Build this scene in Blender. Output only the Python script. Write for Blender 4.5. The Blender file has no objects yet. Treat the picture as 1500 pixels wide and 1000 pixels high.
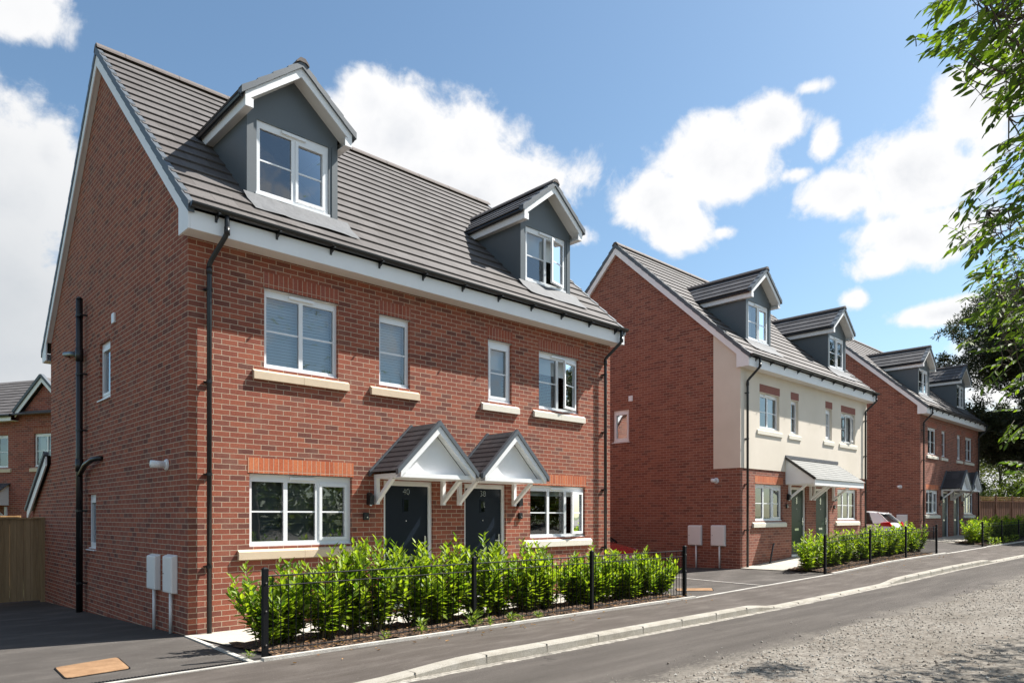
import bpy, bmesh, math, random
from mathutils import Vector, Matrix
R = math.radians
scene = bpy.context.scene
col = scene.collection
random.seed(7)

# ------------------------------------------------------------------ helpers
def tag(o, label=None, cat=None, group=None, kind=None):
    if label: o['label'] = label
    if cat: o['category'] = cat
    if group: o['group'] = group
    if kind: o['kind'] = kind
    return o

def empty(name, loc, rz=0.0):
    o = bpy.data.objects.new(name, None); col.objects.link(o)
    o.location = loc; o.rotation_euler = (0, 0, rz); o.empty_display_size = .3
    return o

class MB:
    """collects faces; build() links them as one mesh object with metric UVs"""
    def __init__(self, tf=None):
        self.v = []; self.f = []; self.tf = tf
    def p(self, x, y, z):
        if self.tf: x, y, z = self.tf(x, y, z)
        self.v.append((x, y, z)); return len(self.v) - 1
    def face(self, *pts):
        self.f.append([self.p(*q) for q in pts])
    def box(self, x0, x1, y0, y1, z0, z1):
        a = [self.p(x, y, z) for z in (z0, z1) for x, y in ((x0, y0), (x1, y0), (x1, y1), (x0, y1))]
        for q in ((3, 2, 1, 0), (4, 5, 6, 7), (0, 1, 5, 4), (1, 2, 6, 5), (2, 3, 7, 6), (3, 0, 4, 7)):
            self.f.append([a[i] for i in q])
    def prism(self, pa, pb):
        """two matching polygons -> closed solid"""
        n = len(pa)
        A = [self.p(*q) for q in pa]; B = [self.p(*q) for q in pb]
        self.f.append(A[::-1]); self.f.append(B)
        for i in range(n):
            j = (i + 1) % n; self.f.append([A[i], A[j], B[j], B[i]])
    def bar(self, a, b, w, h, up=(0, 0, 1)):
        a = Vector(a); b = Vector(b); d = (b - a).normalized(); u = Vector(up)
        s = d.cross(u)
        if s.length < 1e-5: s = d.cross(Vector((0, 1, 0)))
        s.normalize(); t = s.cross(d).normalized()
        q = [s * (w / 2) * i + t * (h / 2) * j for i, j in ((-1, -1), (1, -1), (1, 1), (-1, 1))]
        self.prism([tuple(a + k) for k in q], [tuple(b + k) for k in q])
    def tube(self, pts, r, n=10, caps=True):
        pts = [Vector(p) for p in pts]
        if not isinstance(r, (list, tuple)): r = [r] * len(pts)
        rings = []; pu = None
        for i, p in enumerate(pts):
            d = (pts[min(i + 1, len(pts) - 1)] - pts[max(i - 1, 0)]).normalized()
            if pu is None:
                pu = d.cross(Vector((0, 0, 1)))
                if pu.length < 1e-3: pu = Vector((1, 0, 0))
            u = (pu - d * pu.dot(d))
            if u.length < 1e-4: u = d.orthogonal()
            u.normalize(); pu = u; w = d.cross(u)
            rings.append([self.p(*(p + (u * math.cos(6.28318 * k / n) + w * math.sin(6.28318 * k / n)) * r[i])) for k in range(n)])
        for a, b in zip(rings, rings[1:]):
            for k in range(n):
                self.f.append([a[k], a[(k + 1) % n], b[(k + 1) % n], b[k]])
        if caps:
            self.f.append(rings[0][::-1]); self.f.append(rings[-1])
    def cut(self):
        self.cuts = getattr(self, 'cuts', []) + [(len(self.v), len(self.f))]
    def split_build(self, name, mat, parent=None, **kw):
        """one object per run of faces between cut() marks"""
        c = [(0, 0)] + [q for q in getattr(self, 'cuts', [])] + [(len(self.v), len(self.f))]
        out = []
        for (v0, f0), (v1, f1) in zip(c, c[1:]):
            if f1 == f0: continue
            m = MB(); m.v = self.v[v0:v1]; m.f = [[i - v0 for i in f] for f in self.f[f0:f1]]
            out.append(m.build(name, mat, parent, **kw))
        return out
    def build(self, name, mat, parent=None, smooth=False, bevel=0.0, recalc=True):
        me = bpy.data.meshes.new(name)
        me.from_pydata(self.v, [], self.f)
        if recalc:
            bm = bmesh.new(); bm.from_mesh(me)
            bmesh.ops.recalc_face_normals(bm, faces=bm.faces); bm.to_mesh(me); bm.free()
        uv = me.uv_layers.new(name='UVMap')
        Zv = Vector((0, 0, 1))
        for p in me.polygons:
            n = p.normal
            t = Zv.cross(n)
            if t.length < .05: t = Vector((1, 0, 0)); b = Vector((0, 1, 0))
            else:
                t.normalize()
                if abs(t.x) > abs(t.y):
                    if t.x < 0: t = -t
                elif t.y < 0: t = -t
                b = n.cross(t)
                if b.z < 0: b = -b
            for li in p.loop_indices:
                c = me.vertices[me.loops[li].vertex_index].co
                uv.data[li].uv = (c.dot(t), c.dot(b))
        me.materials.append(mat)
        if smooth:
            for p in me.polygons: p.use_smooth = True
        o = bpy.data.objects.new(name, me); col.objects.link(o)
        if parent: o.parent = parent
        if bevel > 0:
            m = o.modifiers.new('Bevel', 'BEVEL'); m.width = bevel; m.segments = 2; m.limit_method = 'ANGLE'
        return o

# ------------------------------------------------------------------ materials
def newmat(name):
    m = bpy.data.materials.new(name); m.use_nodes = True
    nt = m.node_tree; nt.nodes.clear()
    out = nt.nodes.new('ShaderNodeOutputMaterial')
    b = nt.nodes.new('ShaderNodeBsdfPrincipled')
    nt.links.new(b.outputs[0], out.inputs[0])
    return m, nt, b, out
def N(nt, t, **kw):
    n = nt.nodes.new(t)
    for k, v in kw.items(): setattr(n, k, v)
    return n
def L(nt, a, b): nt.links.new(a, b)
def math_(nt, op, a, b=None, c=None):
    n = N(nt, 'ShaderNodeMath', operation=op)
    for i, q in enumerate((a, b, c)):
        if q is None: continue
        if isinstance(q, (int, float)): n.inputs[i].default_value = q
        else: L(nt, q, n.inputs[i])
    return n.outputs[0]
def mixc(nt, f, a, b, mode='MIX'):
    n = N(nt, 'ShaderNodeMix', data_type='RGBA', blend_type=mode)
    for i, q in ((0, f), (6, a), (7, b)):
        if isinstance(q, (int, float)): n.inputs[i].default_value = q
        elif isinstance(q, tuple): n.inputs[i].default_value = (*q[:3], 1)
        else: L(nt, q, n.inputs[i])
    return n.outputs[2]
def noise(nt, vec, scale, detail=4, rough=.55):
    n = N(nt, 'ShaderNodeTexNoise'); n.inputs['Scale'].default_value = scale
    n.inputs['Detail'].default_value = detail; n.inputs['Roughness'].default_value = rough
    if vec is not None: L(nt, vec, n.inputs['Vector'])
    return n
def ramp(nt, fac, stops):
    n = N(nt, 'ShaderNodeValToRGB'); e = n.color_ramp.elements
    while len(e) > 1: e.remove(e[-1])
    e[0].position = stops[0][0]; e[0].color = (*stops[0][1], 1)
    for p, c in stops[1:]:
        k = e.new(p); k.color = (*c, 1)
    L(nt, fac, n.inputs[0]); return n.outputs[0]
def bump(nt, b, h, strength=.3, dist=.01):
    n = N(nt, 'ShaderNodeBump'); n.inputs['Strength'].default_value = strength; n.inputs['Distance'].default_value = dist
    L(nt, h, n.inputs['Height']); L(nt, n.outputs[0], b.inputs['Normal'])
def coords(nt, kind='Object'):
    return N(nt, 'ShaderNodeTexCoord').outputs[kind]

def plain(name, c, rough=.5, var=.12, scale=6.0, bmp=0.0, bscale=60, spec=.5, metallic=0.0):
    m, nt, b, o = newmat(name)
    v = coords(nt)
    n1 = noise(nt, v, scale, 5)
    f = math_(nt, 'MULTIPLY_ADD', n1.outputs[0], 2 * var, 1 - var)
    cc = mixc(nt, 1.0, c, (1, 1, 1), 'MULTIPLY')
    mul = N(nt, 'ShaderNodeVectorMath', operation='SCALE'); L(nt, cc, mul.inputs[0]); L(nt, f, mul.inputs['Scale'])
    L(nt, mul.outputs[0], b.inputs['Base Color'])
    b.inputs['Roughness'].default_value = rough; b.inputs['Metallic'].default_value = metallic
    b.inputs['Specular IOR Level'].default_value = spec
    if bmp > 0: bump(nt, b, noise(nt, v, bscale, 4).outputs[0], bmp, .01)
    return m

def brick_mat(name, stops, mortar, w=.225, h=.075, off=.5, mort=.0056, wash=.16):
    m, nt, b, o = newmat(name)
    uv = N(nt, 'ShaderNodeTexCoord').outputs['UV']
    ob = coords(nt, 'Object')
    br = N(nt, 'ShaderNodeTexBrick'); br.offset = off; br.squash = 1.0
    br.inputs['Color1'].default_value = (0, 0, 0, 1); br.inputs['Color2'].default_value = (1, 1, 1, 1)
    br.inputs['Mortar'].default_value = (0, 0, 0, 1)
    br.inputs['Scale'].default_value = 1.0; br.inputs['Mortar Size'].default_value = mort
    br.inputs['Mortar Smooth'].default_value = .25; br.inputs['Bias'].default_value = 0
    br.inputs['Brick Width'].default_value = w; br.inputs['Row Height'].default_value = h
    # slightly wandering joints
    nz = noise(nt, ob, 9, 2)
    sub = N(nt, 'ShaderNodeVectorMath', operation='SUBTRACT'); L(nt, nz.outputs['Color'], sub.inputs[0]); sub.inputs[1].default_value = (.5, .5, .5)
    sc = N(nt, 'ShaderNodeVectorMath', operation='SCALE'); L(nt, sub.outputs[0], sc.inputs[0]); sc.inputs['Scale'].default_value = .008
    ad = N(nt, 'ShaderNodeVectorMath', operation='ADD'); L(nt, uv, ad.inputs[0]); L(nt, sc.outputs[0], ad.inputs[1])
    L(nt, ad.outputs[0], br.inputs['Vector'])
    c = ramp(nt, br.outputs['Color'], stops)
    n2 = noise(nt, ob, 38, 6, .7)
    c = mixc(nt, .55, c, ramp(nt, n2.outputs[0], [(.25, (.55, .5, .5)), (.75, (1.35, 1.35, 1.3))]), 'MULTIPLY')
    n3 = noise(nt, ob, .55, 4, .6)
    c = mixc(nt, wash * 3, c, ramp(nt, n3.outputs[0], [(.3, (.82, .8, .8)), (.7, (1.12, 1.1, 1.08))]), 'MULTIPLY')
    n4 = noise(nt, ob, 2.3, 5, .65)                       # pale bloom of salts and mortar smears
    blo = math_(nt, 'MULTIPLY', ramp(nt, n4.outputs[0], [(.52, (0, 0, 0)), (.78, (1, 1, 1))]), .16)
    c = mixc(nt, blo, c, mortar)
    mo = mixc(nt, .5, mortar, ramp(nt, n2.outputs[0], [(.3, (.7, .68, .65)), (.7, (1.15, 1.15, 1.15))]), 'MULTIPLY')
    c = mixc(nt, br.outputs['Fac'], c, mo)
    L(nt, c, b.inputs['Base Color'])
    b.inputs['Roughness'].default_value = .88; b.inputs['Specular IOR Level'].default_value = .25
    hgt = math_(nt, 'SUBTRACT', math_(nt, 'MULTIPLY', n2.outputs[0], .35), br.outputs['Fac'])
    bump(nt, b, hgt, .55, .006)
    return m

RED = [(0, (0.1465, 0.0557, 0.0434)), (.09, (0.1790, 0.0673, 0.0500)), (.2, (0.2332, 0.0742, 0.0500)), (.5, (0.2765, 0.0858, 0.0543)), (.75, (0.3253, 0.1043, 0.0620)), (.9, (0.2547, 0.0788, 0.0522)), (1, (0.2006, 0.0870, 0.0652))]
RED3 = [(0, (0.1604, 0.0660, 0.0515)), (.2, (0.2187, 0.0820, 0.0604)), (.6, (0.2624, 0.1000, 0.0693)), (1, (0.3013, 0.1200, 0.0822))]
ORG = [(0, (.40, .105, .05)), (.5, (.50, .14, .062)), (1, (.56, .18, .08))]
DORG = [(0, (.27, .075, .05)), (.5, (.34, .10, .06)), (1, (.29, .10, .075))]
MORT = (.47, .36, .265)
M = {}
M['brick'] = brick_mat('red brickwork', RED, MORT)
M['brick2'] = brick_mat('pinkish red brickwork', RED3, (.40, .29, .225))
M['brick_far'] = brick_mat('dark red brickwork', [(0, (0.1950, 0.0650, 0.0520)), (.5, (0.2860, 0.0806, 0.0598)), (1, (0.3380, 0.1040, 0.0715))], (0.3900, 0.2860, 0.2340))
M['soldier'] = brick_mat('orange soldier bricks', ORG, MORT, w=.075, h=.45, off=0, mort=.005)
M['soldier_shaded'] = brick_mat('shade-darkened soldier bricks', DORG, MORT, w=.075, h=.45, off=0, mort=.0045)  # darker copy for upper lintels, with the shade put into the brick colour
M['lintel_plain'] = plain('terracotta lintel', (.26, .10, .075), .8, .2, 12, .2)
M['upvc'] = plain('white upvc', (.80, .81, .82), .28, .03, 3)
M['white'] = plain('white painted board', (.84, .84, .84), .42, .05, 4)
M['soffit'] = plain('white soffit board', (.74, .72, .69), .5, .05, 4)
M['stone'] = plain('cast stone sill', (.62, .49, .345), .75, .10, 9, .25, 90)
M['stone_pale'] = plain('pale cast stone sill', (.70, .66, .56), .75, .10, 9, .25, 90)
M['black'] = plain('black plastic', (.012, .013, .014), .32, .2, 5)
M['iron'] = plain('black painted steel', (.006, .0065, .008), .6, .25, 20, .1, spec=.15)
M['clad'] = plain('slate grey cladding', (.100, .117, .128), .45, .07, 3, .05, 30)
M['lead'] = plain('lead flashing', (.105, .110, .118), .75, .3, 8, .5, 14)
M['door_navy'] = plain('navy door skin', (.008, .013, .022), .34, .1, 3, spec=.22)
M['door_green'] = plain('dark green door skin', (.016, .036, .022), .34, .1, 3, spec=.22)
M['door_teal'] = plain('slate blue door skin', (.014, .030, .038), .36, .1, 3, spec=.2)
M['chrome'] = plain('brushed metal', (.75, .75, .76), .25, .05, 8, metallic=1.0)
M['box'] = plain('off white moulded plastic', (.76, .75, .73), .5, .06, 5)
M['dark'] = plain('dark interior', (.02, .02, .02), .9)

def render_mat():
    m, nt, b, o = newmat('cream render')
    v = coords(nt)
    n1 = noise(nt, v, .7, 5, .6); n2 = noise(nt, v, 70, 3)
    c = ramp(nt, n1.outputs[0], [(.3, (.67, .605, .505)), (.7, (.76, .69, .59))])
    L(nt, c, b.inputs['Base Color']); b.inputs['Roughness'].default_value = .9; b.inputs['Specular IOR Level'].default_value = .2
    bump(nt, b, n2.outputs[0], .25, .006); return m
M['render'] = render_mat()

def tile_mat(name, base, dark, warm, rough=.75, w=.33, h=.3439):
    m, nt, b, o = newmat(name)
    uv = N(nt, 'ShaderNodeTexCoord').outputs['UV']; ob = coords(nt)
    su = N(nt, 'ShaderNodeSeparateXYZ'); L(nt, uv, su.inputs[0])
    course = math_(nt, 'FLOOR', math_(nt, 'DIVIDE', math_(nt, 'SUBTRACT', su.outputs[1], 3.565), h))
    ux = math_(nt, 'ADD', math_(nt, 'DIVIDE', su.outputs[0], w), math_(nt, 'MULTIPLY', course, .5))
    fx = math_(nt, 'FRACT', ux)
    joint = math_(nt, 'LESS_THAN', math_(nt, 'MINIMUM', fx, math_(nt, 'SUBTRACT', 1.0, fx)), .011)
    cb = N(nt, 'ShaderNodeCombineXYZ'); L(nt, math_(nt, 'FLOOR', ux), cb.inputs[0]); L(nt, course, cb.inputs[1])
    wn_ = N(nt, 'ShaderNodeTexWhiteNoise', noise_dimensions='2D'); L(nt, cb.outputs[0], wn_.inputs['Vector'])
    c = ramp(nt, wn_.outputs['Value'], [(0, dark), (.5, base), (1, warm)])
    n1 = noise(nt, ob, 26, 6, .7); n2 = noise(nt, ob, .8, 5, .65)
    c = mixc(nt, .6, c, ramp(nt, n1.outputs[0], [(.3, (.75, .75, .76)), (.7, (1.2, 1.2, 1.18))]), 'MULTIPLY')
    c = mixc(nt, .7, c, ramp(nt, n2.outputs[0], [(.3, (.84, .83, .82)), (.72, (1.14, 1.13, 1.12))]), 'MULTIPLY')
    c = mixc(nt, math_(nt, 'MULTIPLY', joint, .75), c, (.02, .02, .02))
    n5 = noise(nt, ob, 3.2, 6, .75)
    c = mixc(nt, math_(nt, 'MULTIPLY', ramp(nt, n5.outputs[0], [(.60, (0, 0, 0)), (.75, (1, 1, 1))]), .16), c, (.20, .195, .17))
    L(nt, c, b.inputs['Base Color']); b.inputs['Roughness'].default_value = rough; b.inputs['Specular IOR Level'].default_value = .4
    bump(nt, b, n1.outputs[0], .3, .006)
    return m
M['tile'] = tile_mat('grey brown concrete tile', (0.0938, 0.0843, 0.0812), (0.0784, 0.0694, 0.0655), (0.1125, 0.1028, 0.0996))
M['tile_slate'] = tile_mat('dark grey slate tile', (0.0499, 0.0500, 0.0562), (0.0384, 0.0380, 0.0432), (0.0634, 0.0630, 0.0691), .6, .3)
M['tile_dormer'] = tile_mat('dark grey tile', (.075, .072, .074), (.062, .058, .058), (.092, .088, .088), .6, .33)
M['tile_pale'] = tile_mat('pale grey slate tile', (0.0972, 0.1044, 0.0994), (0.0792, 0.0864, 0.0828), (0.1188, 0.1238, 0.1188), .55, .3)
M['verge'] = plain('blue grey verge unit', (.085, .10, .115), .5, .15, 10, .1)
M['ridge'] = plain('brown grey ridge tile', (.12, .10, .092), .8, .2, 12, .2)

def glass_mat(name='window glass', tint=(.80, .86, .87), refl=.22):
    m, nt, b, out = newmat(name); nt.nodes.remove(b)
    t = N(nt, 'ShaderNodeBsdfTransparent'); t.inputs[0].default_value = (*tint, 1)
    g = N(nt, 'ShaderNodeBsdfGlossy'); g.inputs['Roughness'].default_value = .015; g.inputs['Color'].default_value = (.9, .95, 1, 1)
    f = N(nt, 'ShaderNodeFresnel'); f.inputs['IOR'].default_value = 1.55
    nz = noise(nt, coords(nt), 1.6, 2); bp = N(nt, 'ShaderNodeBump'); bp.inputs['Strength'].default_value = .05; bp.inputs['Distance'].default_value = .05
    L(nt, nz.outputs[0], bp.inputs['Height']); L(nt, bp.outputs[0], g.inputs['Normal'])
    fac = math_(nt, 'MINIMUM', math_(nt, 'MULTIPLY_ADD', f.outputs[0], 1.6, refl - .05), 1.0)
    mx = N(nt, 'ShaderNodeMixShader'); L(nt, fac, mx.inputs[0]); L(nt, t.outputs[0], mx.inputs[1]); L(nt, g.outputs[0], mx.inputs[2])
    L(nt, mx.outputs[0], out.inputs[0]); return m
M['glass'] = glass_mat(tint=(.92, .95, .95), refl=.13)
M['blind'] = plain('pale blind fabric', (.76, .79, .80), .7, .03)
M['blind_dark'] = plain('reflection-darkened slatted blind', (.20, .21, .215), .6, .03)  # slat colour darkened to imitate the reflection on the glass in front
M['curtain'] = plain('pale curtain', (.66, .66, .64), .9, .08, 8)
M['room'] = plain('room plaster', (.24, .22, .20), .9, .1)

def ground_mat(name, stops, nscale, fine=160, rough=.9, streak=0, spots=0.0, bmp=.5, bdist=.01):
    m, nt, b, o = newmat(name)
    v = coords(nt)
    if streak:
        mp = N(nt, 'ShaderNodeMapping'); L(nt, v, mp.inputs[0]); mp.inputs['Scale'].default_value = (1, streak, 1); mp.inputs['Rotation'].default_value = (0, 0, .12); vv = mp.outputs[0]
    else: vv = v
    n1 = noise(nt, vv, nscale, 6, .62); n2 = noise(nt, v, fine, 3, .7); n3 = noise(nt, v, .35, 4)
    c = ramp(nt, n1.outputs[0], stops)
    c = mixc(nt, .75, c, ramp(nt, n2.outputs[0], [(.3, (.6, .6, .6)), (.7, (1.4, 1.4, 1.4))]), 'MULTIPLY')
    c = mixc(nt, .7, c, ramp(nt, n3.outputs[0], [(.3, (.85, .85, .85)), (.7, (1.13, 1.13, 1.13))]), 'MULTIPLY')
    if spots:
        vo = N(nt, 'ShaderNodeTexVoronoi'); vo.inputs['Scale'].default_value = 9; L(nt, v, vo.inputs['Vector'])
        c = mixc(nt, math_(nt, 'MULTIPLY', ramp(nt, vo.outputs['Distance'], [(.0, (1, 1, 1)), (.11, (0, 0, 0))]), spots), c, (.42, .40, .36))
    L(nt, c, b.inputs['Base Color']); b.inputs['Roughness'].default_value = rough; b.inputs['Specular IOR Level'].default_value = .14
    bump(nt, b, n2.outputs[0], bmp, bdist); return m
M['tarmac'] = ground_mat('pavement tarmac', [(.25, (0.0672, 0.0563, 0.0487)), (.5, (0.0882, 0.0756, 0.0664)), (.68, (0.1218, 0.1058, 0.0941))], 1.1, 170, .85, 4.0, .25)
M['drive'] = ground_mat('driveway tarmac', [(.25, (.062, .055, .050)), (.5, (.082, .074, .067)), (.7, (.120, .108, .098))], .9, 170, .85, 2.0, .3)
M['path'] = ground_mat('pale concrete paving', [(.2, (.38, .355, .305)), (.8, (.47, .44, .385))], 2, 120, .85)
M['kerb'] = ground_mat('concrete kerb', [(.25, (0.2236, 0.2021, 0.1677)), (.5, (0.3182, 0.2967, 0.2537)), (.75, (0.3784, 0.3569, 0.3182))], 3.2, 120, .85, 1, 0, .4)
M['edging'] = ground_mat('concrete edging', [(.25, (.36, .34, .30)), (.75, (.58, .56, .52))], 4, 120, .85)
M['joint'] = plain('mortar joint', (.20, .18, .15), .9)
M['soil'] = ground_mat('field ground', [(.3, (.07, .09, .03)), (.7, (.12, .13, .05))], .4, 40)

def road_mat():
    m, nt, b, o = newmat('road tarmac'); v = coords(nt)
    mp = N(nt, 'ShaderNodeMapping'); L(nt, v, mp.inputs[0]); mp.inputs['Scale'].default_value = (.35, 2.6, 1)
    n1 = noise(nt, mp.outputs[0], 1.2, 6, .6); n2 = noise(nt, v, 140, 3, .75); n3 = noise(nt, v, 5, 5, .7)
    c = ramp(nt, n1.outputs[0], [(.25, (0.0597, 0.0527, 0.0469)), (.5, (0.0815, 0.0721, 0.0644)), (.72, (0.1092, 0.0970, 0.0866))])
    c = mixc(nt, .8, c, ramp(nt, n2.outputs[0], [(.3, (.55, .55, .55)), (.7, (1.45, 1.45, 1.45))]), 'MULTIPLY')
    sx = N(nt, 'ShaderNodeSeparateXYZ'); L(nt, v, sx.inputs[0])
    # pale strip of setts along the kerb, with a broken edge
    yy = math_(nt, 'ADD', sx.outputs[1], math_(nt, 'MULTIPLY_ADD', n3.outputs[0], .13, -.065))
    band = math_(nt, 'MULTIPLY', math_(nt, 'GREATER_THAN', yy, -4.43), 1.0)
    br = N(nt, 'ShaderNodeTexBrick'); br.inputs['Scale'].default_value = 1; br.inputs['Brick Width'].default_value = .12; br.inputs['Row Height'].default_value = .075
    br.inputs['Mortar Size'].default_value = .006; br.inputs['Color1'].default_value = (.30, .28, .24, 1); br.inputs['Color2'].default_value = (.42, .39, .34, 1); br.inputs['Mortar'].default_value = (.12, .11, .10, 1)
    L(nt, v, br.inputs['Vector'])
    c = mixc(nt, math_(nt, 'MULTIPLY', band, ramp(nt, n3.outputs[0], [(.3, (.25, .25, .25)), (.55, (1, 1, 1))])), c, br.outputs['Color'])
    n6 = noise(nt, v, 1.4, 6, .7); n7 = noise(nt, v, 24, 4, .75)
    du = math_(nt, 'ADD', math_(nt, 'MULTIPLY_ADD', sx.outputs[1], -1.5, -8.75), math_(nt, 'ADD', math_(nt, 'MULTIPLY_ADD', n6.outputs[0], 2.2, -1.1), math_(nt, 'MULTIPLY_ADD', n7.outputs[0], 1.6, -.8)))
    c = mixc(nt, math_(nt, 'MULTIPLY', ramp(nt, du, [(.1, (0, 0, 0)), (.75, (1, 1, 1))]), .85), c, mixc(nt, n7.outputs[0], (.125, .11, .092), (.235, .215, .185)))
    vc = N(nt, 'ShaderNodeTexVoronoi', feature='DISTANCE_TO_EDGE'); vc.inputs['Scale'].default_value = .55
    wv = N(nt, 'ShaderNodeVectorMath', operation='ADD'); L(nt, v, wv.inputs[0])
    ws = N(nt, 'ShaderNodeVectorMath', operation='SCALE'); L(nt, n3.outputs['Color'], ws.inputs[0]); ws.inputs['Scale'].default_value = .5; L(nt, ws.outputs[0], wv.inputs[1]); L(nt, wv.outputs[0], vc.inputs['Vector'])
    cr = math_(nt, 'MULTIPLY', math_(nt, 'LESS_THAN', vc.outputs['Distance'], .006), ramp(nt, n6.outputs[0], [(.5, (0, 0, 0)), (.6, (1, 1, 1))]))
    c = mixc(nt, math_(nt, 'MULTIPLY', cr, .7), c, (.035, .032, .03))
    L(nt, c, b.inputs['Base Color']); b.inputs['Roughness'].default_value = .9; b.inputs['Specular IOR Level'].default_value = .14
    bump(nt, b, n2.outputs[0], .6, .008); return m
M['road'] = road_mat()

def gravel_mat():
    m, nt, b, o = newmat('worn gravel surface'); v = coords(nt)
    vo = N(nt, 'ShaderNodeTexVoronoi'); vo.inputs['Scale'].default_value = 26; vo.inputs['Randomness'].default_value = 1; L(nt, v, vo.inputs['Vector'])
    n1 = noise(nt, v, .9, 6, .65); n2 = noise(nt, v, 11, 5, .7); n3 = noise(nt, v, 90, 3, .7)
    c = ramp(nt, n1.outputs[0], [(.3, (0.1305, 0.1164, 0.0968)), (.5, (0.1668, 0.1514, 0.1305)), (.7, (0.2036, 0.1877, 0.1642))])
    se = N(nt, 'ShaderNodeSeparateColor'); L(nt, vo.outputs['Color'], se.inputs[0])
    st = ramp(nt, se.outputs[0], [(.0, (.38, .33, .30)), (.22, (.62, .57, .52)), (.6, (1.0, 1.0, 1.0)), (.9, (1.38, 1.36, 1.34))])
    k = ramp(nt, n2.outputs[0], [(.36, (.25, .25, .25)), (.6, (.9, .9, .9))])
    c = mixc(nt, k, c, mixc(nt, 1.0, c, st, 'MULTIPLY'))
    c = mixc(nt, .7, c, ramp(nt, n3.outputs[0], [(.3, (.62, .62, .62)), (.7, (1.38, 1.38, 1.38))]), 'MULTIPLY')
    n5 = noise(nt, v, 2.6, 6, .7)
    c = mixc(nt, math_(nt, 'MULTIPLY', ramp(nt, n5.outputs[0], [(.60, (0, 0, 0)), (.68, (1, 1, 1))]), .55), c, (.15, .115, .085))
    L(nt, c, b.inputs['Base Color']); b.inputs['Roughness'].default_value = .95; b.inputs['Specular IOR Level'].default_value = .2
    h = math_(nt, 'ADD', math_(nt, 'MULTIPLY', vo.outputs['Distance'], -.8), math_(nt, 'MULTIPLY', n2.outputs[0], 1.0))
    bump(nt, b, h, .6, .012); return m
M['gravel'] = gravel_mat()

def mulch_mat():
    m, nt, b, o = newmat('bark mulch'); v = coords(nt)
    vo = N(nt, 'ShaderNodeTexVoronoi'); vo.inputs['Scale'].default_value = 30; L(nt, v, vo.inputs['Vector'])
    se = N(nt, 'ShaderNodeSeparateColor'); L(nt, vo.outputs['Color'], se.inputs[0])
    c = ramp(nt, se.outputs[0], [(0, (.018, .010, .006)), (.45, (.048, .025, .014)), (.78, (.11, .06, .032)), (1, (.26, .16, .09))])
    L(nt, c, b.inputs['Base Color']); b.inputs['Roughness'].default_value = .95
    bump(nt, b, vo.outputs['Distance'], 1.0, .03); return m
M['mulch'] = mulch_mat()

def leaf_mat(name, a, bb, trans=.35, rough=.35):
    m, nt, b, out = newmat(name)
    g = N(nt, 'ShaderNodeNewGeometry')
    c = ramp(nt, g.outputs['Random Per Island'], [(0, a), (1, bb)])
    L(nt, c, b.inputs['Base Color']); b.inputs['Roughness'].default_value = rough; b.inputs['Specular IOR Level'].default_value = .4
    t = N(nt, 'ShaderNodeBsdfTranslucent')
    c2 = mixc(nt, 1.0, c, (1.5, 1.55, .55), 'MULTIPLY'); L(nt, c2, t.inputs[0])
    mx = N(nt, 'ShaderNodeMixShader'); mx.inputs[0].default_value = trans
    L(nt, b.outputs[0], mx.inputs[1]); L(nt, t.outputs[0], mx.inputs[2]); L(nt, mx.outputs[0], out.inputs[0]); return m
M['laurel'] = leaf_mat('laurel leaves', (.060, .135, .015), (.33, .42, .038), .48, .5)
M['ash'] = leaf_mat('ash leaflets', (.038, .082, .014), (.145, .215, .026), .52, .6)
M['pine'] = leaf_mat('pine needles', (.018, .030, .014), (.050, .062, .022), .15, .5)
M['birch'] = leaf_mat('birch leaves', (.060, .085, .022), (.15, .165, .05), .35, .5)
M['bush'] = leaf_mat('bushy leaves', (.050, .085, .016), (.14, .17, .03), .35, .5)
M['weed'] = leaf_mat('weed leaves', (.07, .13, .02), (.22, .28, .05), .4, .5)
M['dryleaf'] = leaf_mat('dead leaves', (.16, .07, .025), (.42, .24, .11), .2, .8)
M['bark'] = plain('grey brown bark', (.085, .065, .050), .9, .4, 14, .6, 30)
M['stem'] = plain('green brown stem', (.10, .085, .035), .8, .3, 20)
M['rust'] = ground_mat('rusty sandstone coloured cover', [(.25, (.20, .115, .062)), (.7, (.33, .205, .115))], 5, 120)

def timber_mat(name, a, bb, pitch=.125):
    m, nt, b, o = newmat(name); uv = N(nt, 'ShaderNodeTexCoord').outputs['UV']; v = coords(nt)
    sx = N(nt, 'ShaderNodeSeparateXYZ'); L(nt, uv, sx.inputs[0])
    k = math_(nt, 'FLOOR', math_(nt, 'DIVIDE', sx.outputs[0], pitch))
    wn = N(nt, 'ShaderNodeTexWhiteNoise', noise_dimensions='1D'); L(nt, k, wn.inputs['W'])
    c = ramp(nt, wn.outputs['Value'], [(0, a), (1, bb)])
    mp = N(nt, 'ShaderNodeMapping'); L(nt, v, mp.inputs[0]); mp.inputs['Scale'].default_value = (22, 22, 1.2)
    n1 = noise(nt, mp.outputs[0], 1.5, 6, .7)
    c = mixc(nt, .8, c, ramp(nt, n1.outputs[0], [(.3, (.68, .66, .64)), (.7, (1.25, 1.25, 1.25))]), 'MULTIPLY')
    L(nt, c, b.inputs['Base Color']); b.inputs['Roughness'].default_value = .85; bump(nt, b, n1.outputs[0], .4, .006); return m
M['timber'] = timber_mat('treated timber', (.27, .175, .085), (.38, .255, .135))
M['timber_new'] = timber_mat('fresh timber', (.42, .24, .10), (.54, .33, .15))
M['timber_dark'] = timber_mat('brown timber', (.13, .055, .028), (.21, .095, .05))

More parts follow.
